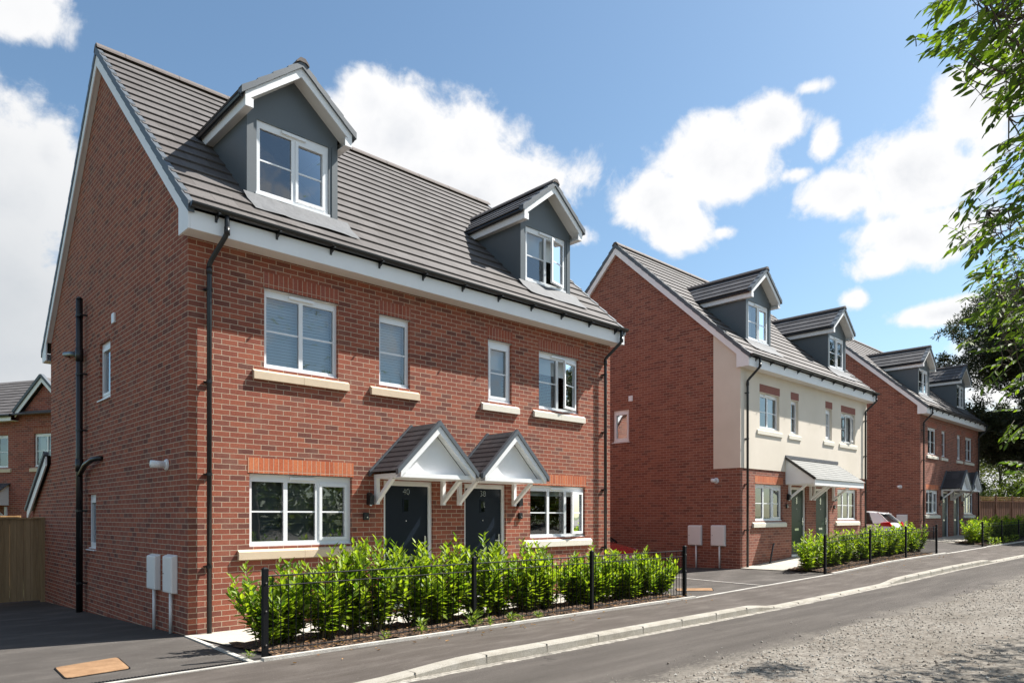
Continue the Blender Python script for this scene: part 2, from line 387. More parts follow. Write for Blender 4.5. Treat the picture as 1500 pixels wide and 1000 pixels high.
# ------------------------------------------------------------------ terrain
GX = [(-200, 0), (8, 0), (14.4, .17), (18, .37), (21, .43), (24, .48), (28.5, .58), (34, .66), (45, .80), (140, 1.6), (600, 1.6)]
def g0(x):
    for (a, za), (b, zb) in zip(GX, GX[1:]):
        if a <= x <= b: return za + (zb - za) * (x - a) / (b - a)
    return 0
def tz(x, y):
    yy = max(-16, min(14, y))
    k = 1.0 if y >= 0 else max(.28, 1 + .17 * y)
    return -.0363 * yy + g0(x) * k
def sm(a, b, x):
    t = max(0, min(1, (x - a) / (b - a))); return t * t * (3 - 2 * t)
def drop(x):          # 1 where the kerb is lowered for a driveway
    d = 1 - sm(.0, 1.5, x)
    d = max(d, sm(7.2, 8.2, x) * (1 - sm(13.0, 14.2, x)))
    d = max(d, sm(21.4, 22.4, x) * (1 - sm(28.0, 29.2, x)))
    return d
def dip(x, y):
    return -.075 * drop(x) * sm(-2.75, -4.15, y)

def sheet(name, xs, yfun, ny, dz, mat, kind='structure', zfun=None, parent=None, rough=0.0, smooth=True):
    mb = MB(); rows = []
    for x in xs:
        y0, y1 = yfun(x)
        rows.append([mb.p(x, y0 + (y1 - y0) * j / ny, (zfun or (lambda a, b: tz(a, b) + dip(a, b)))(x, y0 + (y1 - y0) * j / ny) + dz + (random.uniform(-rough, rough) if rough else 0)) for j in range(ny + 1)])
    for a, b in zip(rows, rows[1:]):
        for j in range(ny): mb.f.append([a[j], b[j], b[j + 1], a[j + 1]])
    o = mb.build(name, mat, parent, smooth, recalc=False)
    return tag(o, kind=kind)
def rng(a, b, s):
    n = max(1, int(round((b - a) / s))); return [a + (b - a) * i / n for i in range(n + 1)]

XS = rng(-60, -4, 4) + rng(-4, 32, .4)[1:] + rng(32, 60, 2)[1:] + rng(60, 140, 8)[1:]
# ground base reaching the horizon
gx = [-1500, -600, -250, -120] + rng(-60, 140, 5) + [200, 300, 600, 1500]
tag(sheet('ground', gx, lambda x: (-1400, 1500), 1, 0, M['soil'], zfun=lambda a, b: -.9), kind='structure')
sheet('lawn', rng(-60, 140, 5), lambda x: (12.0, 90), 14, -.06, M['soil'])
RZ = lambda a, b: tz(a, max(b, -14)) - .10
sheet('road', XS, lambda x: (-6.4, -4.30), 10, 0, M['road'], zfun=RZ)
ge = {}
def gedge(x):
    return -6.17 + .10 * math.sin(x * 1.7) * math.sin(x * .63 + 1) + .05 * math.sin(x * 5.1) + .03 * math.sin(x * 11.3)
gv = sheet('gravel', rng(-60, -4, 4) + rng(-4, 40, .2)[1:] + rng(40, 140, 4)[1:], lambda x: (-40, gedge(x)), 60, .006, M['gravel'], zfun=RZ)
sheet('pavement', XS, lambda x: (-4.16, -2.76), 6, 0, M['tarmac'])
sheet('driveway', XS, lambda x: (-2.72, 12.2), 14, -.004, M['drive'])

# kerb: stones swept along x
def kerb():
    mb = MB(); xs = rng(-14, 60, .305); prev = None
    for i, x in enumerate(xs):
        zt = tz(x, -4.16) + dip(x, -4.16); zf = RZ(x, -4.3) - .05
        prof = [(-4.305, zf), (-4.303, zt - .018), (-4.285, zt + .002), (-4.155, zt + .004), (-4.150, zt - .10)]
        cur = [mb.p(x, a, b) for a, b in prof]
        if prev:
            for a, b, c, d in zip(prev, cur, cur[1:], prev[1:]): mb.f.append([a, b, c, d])
        prev = cur
    o = mb.build('kerb', M['kerb'], None); tag(o, kind='structure')
    jb = MB()
    for i, x in enumerate(xs):
        if i % 3 == 0:
            zt = tz(x, -4.16) + dip(x, -4.16)
            jb.box(x - .0032, x + .0032, -4.3062, -4.16, RZ(x, -4.3) - .02, zt + .0048)
    jb.build('joint_lines', M['joint'], o)
kerb()
# edging strips flush with the tarmac
def strip(name, a, b, w, up, mat, n=None):
    a = Vector((*a, 0)); b = Vector((*b, 0)); n = n or max(2, int((b - a).length / .5)); d = (b - a).normalized(); s = Vector((-d.y, d.x, 0)) * w / 2
    mb = MB(); prev = None
    for i in range(n + 1):
        p = a + (b - a) * i / n
        q = []
        for sg in (1, -1):
            k = p + s * sg; z = tz(k.x, k.y) + dip(k.x, k.y); q += [(k.x, k.y, z + up), (k.x, k.y, z - .08)]
        cur = [mb.p(*q[1]), mb.p(*q[0]), mb.p(*q[2]), mb.p(*q[3])]
        if prev:
            for j in range(3): mb.f.append([prev[j], cur[j], cur[j + 1], prev[j + 1]])
        else: mb.f.append(cur[::-1])
        prev = cur
    mb.f.append(prev)
    return mb.build(name, mat)
for i, (a, b, w, up) in enumerate([((-9, -2.745), (-.2, -2.745), .06, .010), ((-.2, -2.745), (8.0, -2.735), .07, .035), ((8.0, -2.745), (14.1, -2.745), .06, .010), ((14.1, -2.74), (23.2, -2.735), .07, .035),
                       ((23.2, -2.745), (28.3, -2.745), .06, .010), ((28.3, -2.74), (40, -2.735), .07, .035), ((-.02, -.02), (-.3, -2.7), .055, .012), ((10.7, -2.7), (11.6, .5), .05, .008), ((11.6, .5), (12.4, 4), .05, .008)]):
    tag(strip('edging_kerb', a, b, w, up, M['edging']), kind='structure')
# paving and planting beds in front of each pair of houses
BED = {}
for hx in (0.0, 14.39, 29.36):
    sheet('path', rng(hx - .02, hx + 9.0, .5), lambda x: (-1.38, -.004), 5, .014, M['path'])
    sheet('mulch_bed', rng(hx - .02, hx + 8.0, .10), lambda x: (-2.70, -1.40), 13, .035, M['mulch'], kind='stuff', rough=.022, smooth=False)

# ------------------------------------------------------------------ building pieces
W = 8.974; D = 8.4; SL = .92; Z0 = 5.939      # roof plane z = Z0 + SL*y
YR = 4.2; ZR = Z0 + SL * YR
def tile_slope(mb, A, U, V, nrm, n, t=.028, lap=.05, skip=None):
    A0 = Vector(A); U0 = Vector(U)
    if skip:                                    # leave openings (lengths along U) in the listed courses
        ks, gaps = skip; Un = U0.normalized(); e = [0.0]
        for g in gaps: e += list(g)
        e.append(U0.length)
        for p, q in zip(e[::2], e[1::2]): tile_slope_run(mb, A0 + Un * p, Un * (q - p), V, nrm, n, t, lap, ks)
        cuts = [i for i in range(n) if i not in ks]
        tile_slope_run(mb, A0, U0, V, nrm, n, t, lap, cuts)
    else: tile_slope_run(mb, A0, U0, V, nrm, n, t, lap, range(n))
def tile_slope_run(mb, A, U, V, nrm, n, t, lap, courses):
    A = Vector(A); U = Vector(U); V = Vector(V); nrm = Vector(nrm).normalized(); Vn = V.normalized(); Ln = V.length
    for i in courses:
        s0 = Ln * i / n - (lap if i else 0); s1 = Ln * (i + 1) / n
        lo = A + Vn * s0; hi = A + Vn * s1
        a = [lo + nrm * .001, lo + U + nrm * .001, lo + U + nrm * t, lo + nrm * t]
        b = [hi - nrm * .004, hi + U - nrm * .004, hi + U + nrm * .006, hi + nrm * .006]
        mb.prism([tuple(q) for q in a], [tuple(q) for q in b])

def window(par, tf, a0, a1, z0, z1, lights=2, opened=None, ang=14, blind=None, sill=None, vent=True, bar=True, reveal=.06, lab=None, sill_over=.17, sashes=()):
    d0 = reveal
    fr = MB(tf); o = .058; h = z1 - z0; w = a1 - a0
    fr.box(a0, a1, d0, d0 + .07, z0, z0 + .07); fr.box(a0, a1, d0, d0 + .07, z1 - .105, z1)
    fr.box(a0, a0 + o, d0 + .001, d0 + .07, z0 + .07, z1 - .105); fr.box(a1 - o, a1, d0 + .001, d0 + .07, z0 + .07, z1 - .105)
    cells = []
    iw = (w - 2 * o)
    for i in range(lights):
        c0 = a0 + o + iw * i / lights; c1 = a0 + o + iw * (i + 1) / lights
        if i: fr.box(c0 - .032, c0 + .032, d0 + .002, d0 + .07, z0 + .07, z1 - .105)
        cells.append((c0 + (.032 if i else 0), c1 - (.032 if i < lights - 1 else 0)))
    def sash(mb, c0, c1, dd=0.0):
        s = .045
        zb, zt = z0 + .07, z1 - .105
        mb.box(c0, c1, d0 - .014 + dd, d0 + .05 + dd, zb, zb + s); mb.box(c0, c1, d0 - .014 + dd, d0 + .05 + dd, zt - s, zt)
        mb.box(c0, c0 + s, d0 - .013 + dd, d0 + .05 + dd, zb + s, zt - s); mb.box(c1 - s, c1, d0 - .013 + dd, d0 + .05 + dd, zb + s, zt - s)
        if bar: mb.box(c0 + s, c1 - s, d0 + .018 + dd, d0 + .032 + dd, (zb + zt) / 2 - .012, (zb + zt) / 2 + .012)
        return (c0 + s, c1 - s, zb + s, zt - s)
    panes = []
    for i, (c0, c1) in enumerate(cells):
        if i == opened: continue
        if i in sashes: panes.append(sash(fr, c0, c1))
        else:
            zb, zt = z0 + .07, z1 - .105
            if bar: fr.box(c0, c1, d0 + .018, d0 + .032, (zb + zt) / 2 - .012, (zb + zt) / 2 + .012)
            panes.append((c0, c1, zb, zt))
    fr.box(a0 - .02, a1 + .02, d0 - .035, d0 + .001, z0 - .012, z0 + .022)      # projecting cill nose
    wo = fr.build('window', M['upvc'], par)
    if lab: wo['label'] = lab
    for (c0, c1, zb, zt) in panes:
        g = MB(tf); g.face((c0 - .004, d0 + .025, zb - .004), (c1 + .004, d0 + .025, zb - .004), (c1 + .004, d0 + .025, zt + .004), (c0 - .004, d0 + .025, zt + .004))
        g.build('pane', M['glass'], wo)
    if opened is not None:
        c0, c1 = cells[opened]; ca, sa = math.cos(R(ang)), math.sin(R(ang))
        def tfo(a, d, z):            # hinge on the right-hand edge, swinging outwards
            da, dd = a - c1, d - d0
            aa = c1 + da * ca - dd * sa * 0 ; 
            return tf(c1 + da * ca + dd * sa, d0 + dd * ca + da * sa - .03, z)
        s = MB(tfo); q = sash(s, c0, c1); so = s.build('sash', M['upvc'], wo); so['label'] = 'casement sash swung open outwards'
        g = MB(tfo); g.face((q[0] - .004, d0 + .025, q[2]), (q[1] + .004, d0 + .025, q[2]), (q[1] + .004, d0 + .025, q[3]), (q[0] - .004, d0 + .025, q[3])); g.build('pane', M['glass'], wo)
    if vent:
        m = a0 + w * .5; ww = min(.40, w * .55)
        v = MB(tf); v.box(m - ww / 2, m + ww / 2, d0 - .036, d0 + .001, z1 - .066, z1 - .026); v.build('trickle_vent', M['upvc'], wo)
    if sill:
        s = MB(tf); zt = z0 - .008
        for q0, q1 in ([(a0 - sill_over, (a0 + a1) / 2 - .002), ((a0 + a1) / 2 + .002, a1 + sill_over)] if w > 1.0 else [(a0 - sill_over, a1 + sill_over)]):
            s.prism([(q0, -.055, zt - .17), (q0, -.055, zt - .062), (q0, -.03, zt - .05), (q0, .0, zt - .03), (q0, .001, zt - .17)],
                    [(q1, -.055, zt - .17), (q1, -.055, zt - .062), (q1, -.03, zt - .05), (q1, .0, zt - .03), (q1, .001, zt - .17)])
            s.prism([(max(q0, a0), -.002, zt - .14), (max(q0, a0), -.002, zt - .031), (max(q0, a0), reveal + .03, zt), (max(q0, a0), reveal + .03, zt - .14)],
                    [(min(q1, a1), -.002, zt - .14), (min(q1, a1), -.002, zt - .031), (min(q1, a1), reveal + .03, zt), (min(q1, a1), reveal + .03, zt - .14)])
        s.build('sill', M[sill], wo)
    if blind:
        kind, frac, bm_ = blind
        b = MB(tf); dd = d0 + .16
        if kind == 'venetian':
            nn = int(h * frac / .045)
            for i in range(nn):
                z = z1 - .08 - i * .045
                b.prism([(a0 + .03, dd - .010, z - .022), (a0 + .03, dd - .008, z - .022), (a0 + .03, dd + .012, z + .024), (a0 + .03, dd + .010, z + .024)],
                        [(a1 - .03, dd - .010, z - .022), (a1 - .03, dd - .008, z - .022), (a1 - .03, dd + .012, z + .024), (a1 - .03, dd + .010, z + .024)])
        elif kind == 'roller':
            b.box(a0 + .03, a1 - .03, dd, dd + .006, z1 - .06 - (h - .13) * frac, z1 - .04)
        elif kind == 'curtain':
            for e0, e1 in ((a0 + .02, a0 + w * frac), (a1 - w * frac, a1 - .02)):
                k = 14; P = []
                for i in range(k + 1):
                    a = e0 + (e1 - e0) * i / k; d = dd + .03 * math.sin(i * 2.1)
                    P.append((b.p(a, d, z0 - .05), b.p(a, d, z1)))
                for q, r in zip(P, P[1:]): b.f.append([q[0], r[0], r[1], q[1]])
        b.build('curtain' if kind == 'curtain' else 'blind', M[bm_], wo, recalc=(kind != 'curtain'))
    return wo

def holed(mb, a0, a1, z0, z1, holes, reveal, depth=.10, y=0.0):
    """wall face in (a,z) at depth y with rectangular holes and their reveals"""
    As = sorted({a0, a1, *[h[0] for h in holes], *[h[1] for h in holes]}); Zs = sorted({z0, z1, *[h[2] for h in holes], *[h[3] for h in holes]})
    for p, q in zip(As, As[1:]):
        for r, s in zip(Zs, Zs[1:]):
            if p < a0 - 1e-6 or q > a1 + 1e-6 or r < z0 - 1e-6 or s > z1 + 1e-6: continue
            ca, cz = (p + q) / 2, (r + s) / 2
            if any(h[0] < ca < h[1] and h[2] < cz < h[3] for h in holes): continue
            mb.face((p, y, r), (q, y, r), (q, y, s), (p, y, s))
    for h in holes:
        b, t, l, r = (h[0], h[1]), h[3], h[2], 0
        mb.face((h[0], y, h[2]), (h[0], y, h[3]), (h[0], y + depth, h[3]), (h[0], y + depth, h[2]))
        mb.face((h[1], y, h[2]), (h[1], y + depth, h[2]), (h[1], y + depth, h[3]), (h[1], y, h[3]))
        mb.face((h[0], y, h[3]), (h[1], y, h[3]), (h[1], y + depth, h[3]), (h[0], y + depth, h[3]))
        mb.face((h[0], y, h[2]), (h[0], y + depth, h[2]), (h[1], y + depth, h[2]), (h[1], y, h[2]))

def ridge_run(mb, p0, p1, seg, r=.10, tf=None):
    """angled ridge tiles from p0 to p1"""
    a = Vector(p0); b = Vector(p1); d = (b - a); n = max(1, int(round(d.length / seg))); d /= n
    side = d.cross(Vector((0, 0, 1))).normalized()
    for i in range(n):
        s = a + d * i; e = a + d * (i + 1) - d.normalized() * .006
        pr = [(-1.25, -.75), (-1.15, -.35), (-.45, .42), (.45, .42), (1.15, -.35), (1.25, -.75), (.6, -.3), (-.6, -.3)]
        g = 1.0 if i % 2 == 0 else 1.03
        mb.prism([tuple(s + side * (u * r * g) + Vector((0, 0, w * r * g))) for u, w in pr], [tuple(e + side * (u * r * g) + Vector((0, 0, w * r * g))) for u, w in pr])

def dormer(par, xc, opened=None, blind=None, lab=None):
    yf = .35; hw = .745; zb = Z0 + SL * yf - .22; ze = 7.49
    win = (xc - .59, xc + .59, 6.375, 7.475)
    mb = MB()
    holed(mb, xc - hw, xc + hw, zb, ze, [win], .06, .10, yf)
    mb.face((xc - hw, yf, ze), (xc + hw, yf, ze), (xc + hw, yf, 7.655), (xc, yf, 8.262), (xc - hw, yf, 7.655))
    for s in (-1, 1):
        x = xc + s * hw
        mb.face((x, yf, zb), (x, yf, ze), (x, 2.0, ze), (x, 2.0, zb + 1.2), )
        # corner posts and window surround standing a little proud
        mb.box(x - .052 * s - .05, x - .052 * s + .05, yf - .012, yf + .001, 6.30, ze)
    mb.box(xc - hw - .004, xc + hw + .004, yf - .016, yf + .001, zb, 6.33)
    d = mb.build('dormer', M['clad'], par)
    if lab: d['label'] = lab
    tf = lambda a, dd, z: (a, yf + dd, z)
    window(d, tf, win[0], win[1], win[2], win[3], 2, opened, blind=blind, reveal=.02, sashes=(1,) if opened is None else ())
    # roof of the dormer
    yb0 = .08; sl = .815; za = 8.43
    ex = .92; zt = za - ex * sl
    mb = MB()
    for s in (-1, 1):
        nrm = Vector((s * sl, 0, 1))
        tile_slope(mb, (xc + s * ex, yb0, zt), (0, 2.9, 0), (-s * ex, 0, ex * sl), nrm, 4, .026)
    mb.build('dormer_roof', M['tile_dormer'], d)
    mb = MB(); ridge_run(mb, (xc, yb0 - .03, za + .035), (xc, 2.75, za + .035), .42, .085); mb.build('ridge_tile', M['ridge'], d)
    # barge boards, soffit and side fascias
    mb = MB(); yb = .10
    for s in (-1, 1):
        mb.cut()
        P = lambda t, dz: (xc + s * ex * (1 - t) * .94, za - ex * (1 - t) * .94 * sl - dz)
        (xa, z_a), (xb, z_b) = P(0, .03), P(1, .03)
        mb.prism([(xa, yb, z_a - .155), (xa, yb, z_a), (xb, yb, z_b), (xb, yb, z_b - .17)], [(xa, yb + .022, z_a - .155), (xa, yb + .022, z_a), (xb, yb + .022, z_b), (xb, yb + .022, z_b - .17)])
        # side fascia
        xs_ = xc + s * .865
        mb.box(min(xs_, xs_ - s * .02), max(xs_, xs_ - s * .02), yb + .023, 2.05, 7.474, zt - .02)
        mb.box(min(xc + s * hw, xs_), max(xc + s * hw, xs_), yb + .001, yb + .0225, 7.474, 7.60)
    mb.split_build('barge_board', M['white'], d)
    mb = MB()
    for s in (-1, 1):
        mb.cut()
        mb.box(min(xc + s * .845, xc + s * hw), max(xc + s * .845, xc + s * hw), yb + .024, 2.0, ze - .012, ze - .002)
        x0_, x1_ = xc, xc + s * .845
        f = lambda x: za - abs(x - xc) * sl - .175
        mb.prism([(x0_, yb + .024, f(x0_)), (x1_, yb + .024, f(x1_)), (x1_, yb + .024, f(x1_) + .01), (x0_, yb + .024, f(x0_) + .01)],
                 [(x0_, yf + .0, f(x0_)), (x1_, yf + .0, f(x1_)), (x1_, yf + .0, f(x1_) + .01), (x0_, yf + .0, f(x0_) + .01)])
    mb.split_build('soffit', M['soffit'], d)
    mb = MB()                                            # dry verge units
    for s in (-1, 1):
        n = 4; mb.cut()
        for i in range(n):
            t0, t1 = i / n, (i + 1) / n
            xa = xc + s * (ex + .01) * (1 - t0); xb = xc + s * (ex + .01) * (1 - t1) ; k = .012 + .018
            za_, zb_ = za - (ex + .01) * (1 - t0) * sl, za - (ex + .01) * (1 - t1) * sl
            mb.prism([(xa, yb - .035, za_ - .055), (xa, yb - .035, za_ + k + .02), (xb, yb - .035, zb_ + k), (xb, yb - .035, zb_ - .06)],
                     [(xa, yb + .09, za_ - .055), (xa, yb + .09, za_ + k + .02), (xb, yb + .09, zb_ + k), (xb, yb + .09, zb_ - .06)])
    mb.split_build('verge', M['verge'], d)
    mb = MB()
    for s in (-1, 1): mb.cut(); mb.tube([(xc + s * .905, yb + .05, zt - .05), (xc + s * .905, 1.95, zt - .05)], .036, 8)
    mb.split_build('gutter', M['black'], d)
    # lead apron dressed down over the tiles below the window
    mb = MB(); k = 12; rows = []
    for j in range(4):
        y = yf - .02 - .30 * j / 3; row = []
        for i in range(k + 1):
            x = xc - .80 + 1.72 * i / k
            z = Z0 + SL * y + .056 + random.uniform(0, .012) + (.05 if j == 0 else 0)
            row.append(mb.p(x + (.02 * j), y + random.uniform(-.012, .012) * (j == 3), z))
        rows.append(row)
    for a, b in zip(rows, rows[1:]):
        for i in range(k): mb.f.append([a[i], a[i + 1], b[i + 1], b[i]])
    mb.build('lead_apron', M['lead'], d)
    return d

def gable_canopy(par, xc, lab=None):
    ex, yf, ze, za = .80, -.82, 2.30, 3.10; sl = (za - ze) / ex
    mb = MB()
    # triangular white front, set back between the barge boards, and boxed base
    mb.face((xc - .66, yf + .14, 2.27), (xc + .66, yf + .14, 2.27), (xc, yf + .14, 2.27 + .66 * sl))
    mb.box(xc - .715, xc + .715, yf + .045, -.003, 2.205, 2.275)
    for s in (-1, 1):
        P = lambda t, dz: (xc + s * (ex - .05) * (1 - t), za - (ex - .05) * (1 - t) * sl - dz)
        (xa, z_a), (xb, z_b) = P(0, .02), P(1, .02)
        mb.prism([(xa, yf, z_a - .13), (xa, yf, z_a), (xb, yf, z_b), (xb, yf, z_b - .15)], [(xa, yf + .03, z_a - .13), (xa, yf + .03, z_a), (xb, yf + .03, z_b), (xb, yf + .03, z_b - .15)])
        x0_, x1_ = xc, xc + s * (ex - .05); f = lambda x: za - abs(x - xc) * sl - .155
        mb.prism([(x0_, yf + .031, f(x0_)), (x1_, yf + .031, f(x1_)), (x1_, yf + .031, f(x1_) + .012), (x0_, yf + .031, f(x0_) + .012)],
                 [(x0_, yf + .139, f(x0_)), (x1_, yf + .139, f(x1_)), (x1_, yf + .139, f(x1_) + .012), (x0_, yf + .139, f(x0_) + .012)])
    c = mb.build('canopy', M['white'], par)
    if lab: c['label'] = lab
    mb = MB()
    for s in (-1, 1):
        tile_slope(mb, (xc + s * ex, yf + .02, ze), (0, -yf - .025, 0), (-s * ex, 0, ex * sl), (s * sl, 0, 1), 9, .012, .02)
    mb.build('canopy_roof', M['tile_slate'], c)
    mb = MB()
    for s in (-1, 1):
        for y0_, y1_ in ((yf - .02, yf + .05), (-.055, -.003)):
            mb.cut(); e2 = ex + .015
            mb.prism([(xc + s * e2, y0_, ze - .06), (xc + s * e2, y0_, ze + .03), (xc, y0_, za + .035), (xc, y0_, za - .05)],
                     [(xc + s * e2, y1_, ze - .06), (xc + s * e2, y1_, ze + .03), (xc, y1_, za + .035), (xc, y1_, za - .05)])
    mb.split_build('canopy_verge', M['verge'], c)
    for s in (-1, 1):
        x = xc + s * .675; mb = MB()
        mb.box(x - .033, x + .033, -.068, -.002, 1.79, 2.205)
        mb.bar((x, -.04, 1.84), (x, -.50, 2.21), .06, .06, (1, 0, 0))
        mb.build('bracket', M['white'], c)
    return c

def lean_canopy(par, x0, x1, posts, lab=None):
    yf, zt, ze = -.86, 3.02, 2.38
    mb = MB()
    for x, s in ((x0 + .06, 1), (x1 - .06, -1)):
        mb.prism([(x, -.003, 2.26), (x, yf, 2.26), (x, yf, ze - .02), (x, -.003, zt - .03)], [(x + s * .03, -.003, 2.26), (x + s * .03, yf, 2.26), (x + s * .03, yf, ze - .02), (x + s * .03, -.003, zt - .03)])
    mb.box(x0 + .06, x1 - .06, yf - .025, yf - .001, 2.20, ze)
    mb.box(x0 + .091, x1 - .091, yf, -.003, 2.235, 2.26)
    c = mb.build('canopy', M['white'], par)
    if lab: c['label'] = lab
    mb = MB()
    tile_slope(mb, (x0, yf - .05, ze - .01), (x1 - x0, 0, 0), (0, -yf + .045, zt - ze), (0, -(zt - ze), .86), 9, .014, .02); mb.build('canopy_roof', M['tile_pale'], c)
    mb = MB(); mb.box(x0, x1, -.05, -.003, zt - .01, zt + .09); mb.build('flashing', M['lead'], c)
    mb = MB()
    mb.bar((x0 + .015, yf - .06, ze + .01), (x0 + .015, -.04, zt + .015), .05, .06); mb.build('canopy_verge', M['black'], c)
    for x in posts:
        mb = MB(); mb.box(x - .033, x + .033, -.068, -.002, 1.80, 2.235); mb.bar((x, -.04, 1.85), (x, -.55, 2.25), .06, .06, (1, 0, 0)); mb.build('bracket', M['white'], c)
    return c

def door(par, x0, x1, num, mat, lab, z0=.12):
    zt = 2.19
    mb = MB(); f = .062; d = .05
    mb.box(x0, x0 + f, d, d + .07, z0, zt); mb.box(x1 - f, x1, d, d + .07, z0, zt); mb.box(x0 + f, x1 - f, d + .001, d + .07, zt - f - .02, zt); mb.box(x0 - .01, x1 + .01, d - .07, d + .069, z0 - .03, z0 + .03)
    fr = mb
    mb = MB(); mb.box(x0 + f, x1 - f, d + .03, d + .072, z0 + .03, zt - f - .02)
    xc = (x0 + x1) / 2 
    dd = mb.build('door', M[mat], par); dd['label'] = lab
    fr.build('door_frame', M['upvc'], dd)
    mb = MB(); mb.box(xc - .075, xc + .055, d + .022, d + .031, 1.66, 1.90); mb.build('glazing_bead', M[mat], dd)
    mb = MB(); mb.face((xc - .055, d + .0205, 1.68), (xc + .035, d + .0205, 1.68), (xc + .035, d + .0205, 1.88), (xc - .055, d + .0205, 1.88)); mb.build('pane', M['glass'], dd)
    mb = MB(); mb.box(x1 - f - .09, x1 - f - .055, d - .0, d + .031, 1.02, 1.26); mb.bar((x1 - f - .075, d - .02, 1.14), (x1 - f - .20, d - .025, 1.145), .022, .022); mb.build('handle', M['chrome'], dd)
    mb = MB(); mb.box(xc - .14, xc + .12, d + .018, d + .031, .86, .93); mb.build('letterbox', M['chrome'], dd)
    mb = MB(); mb.tube([(xc - .01, d + .018, 1.52), (xc - .01, d + .031, 1.52)], .012, 10); mb.build('door_viewer', M['chrome'], dd)
    if num:
        cu = bpy.data.curves.new('number', 'FONT'); cu.body = num; cu.size = .15; cu.extrude = .003; cu.offset = -.004; cu.align_x = 'CENTER'
        t = bpy.data.objects.new('number', cu); col.objects.link(t); t.parent = dd
        me = bpy.data.meshes.new_from_object(t); bpy.data.objects.remove(t); t = bpy.data.objects.new('number', me); col.objects.link(t); t.parent = dd; me.materials.clear(); me.materials.append(M['chrome'])
        t.location = (xc - .01, d + .025, 1.965); t.rotation_euler = (R(90), 0, 0)
    return dd

def lamp(par, x, z):
    mb = MB(); mb.box(x - .04, x + .04, -.03, -.002, z - .09, z + .09); mb.prism([(x - .045, -.10, z - .085), (x + .045, -.10, z - .085), (x + .04, -.10, z + .06), (x - .04, -.10, z + .06)], [(x - .045, -.02, z - .085), (x + .045, -.02, z - .085), (x + .04, -.02, z + .11), (x - .04, -.02, z + .11)])
    o = mb.build('wall_lamp', M['black'], par); g = MB(); g.tube([(x, -.06, z - .105), (x, -.06, z - .085)], .025, 10); g.build('lamp_lens', M['chrome'], o)
def keypad(par, x, z):
    mb = MB(); mb.box(x - .045, x + .045, -.045, -.002, z - .06, z + .06); o = mb.build('key_safe', M['black'], par, bevel=.006)
    g = MB(); g.tube([(x + .012, -.052, z - .018), (x + .012, -.0455, z - .018)], .014, 10); g.build('button', M['chrome'], o)

def downpipe(par, x, xt, ztop, zbot, stand=.085, name='downpipe'):
    mb = MB(); r = .033
    mb.tube([(xt, -.385, ztop), (xt, -.385, ztop - .10), (xt, -.385, ztop - .24), (xt + (x - xt) * .1, -.36, ztop - .29), (x + (xt - x) * .1, -stand - .05, ztop - .56), (x, -stand, ztop - .62), (x, -stand, ztop - .75), (x, -stand, zbot)], r, 12)
    for z in (ztop - .22, ztop - .70): mb.tube([(x if z < ztop - .5 else xt, -stand if z < ztop - .5 else -.385, z - .05), (x if z < ztop - .5 else xt, -stand if z < ztop - .5 else -.385, z + .05)], r + .006, 12)
    o = mb.build(name, M['black'], par, True)
    z = ztop - .95; c = MB()
    while z > zbot + .2:
        c.bar((x - .01, -stand, z), (x - .01, -.002, z), .022, .03); c.tube([(x, -stand, z - .02), (x, -stand, z + .02)], r + .007, 10); c.bar((x - .055, -.02, z), (x + .055, -.02, z), .03, .02); z -= 1.25; c.cut()
    c.split_build('pipe_bracket', M['black'], o)
    return o

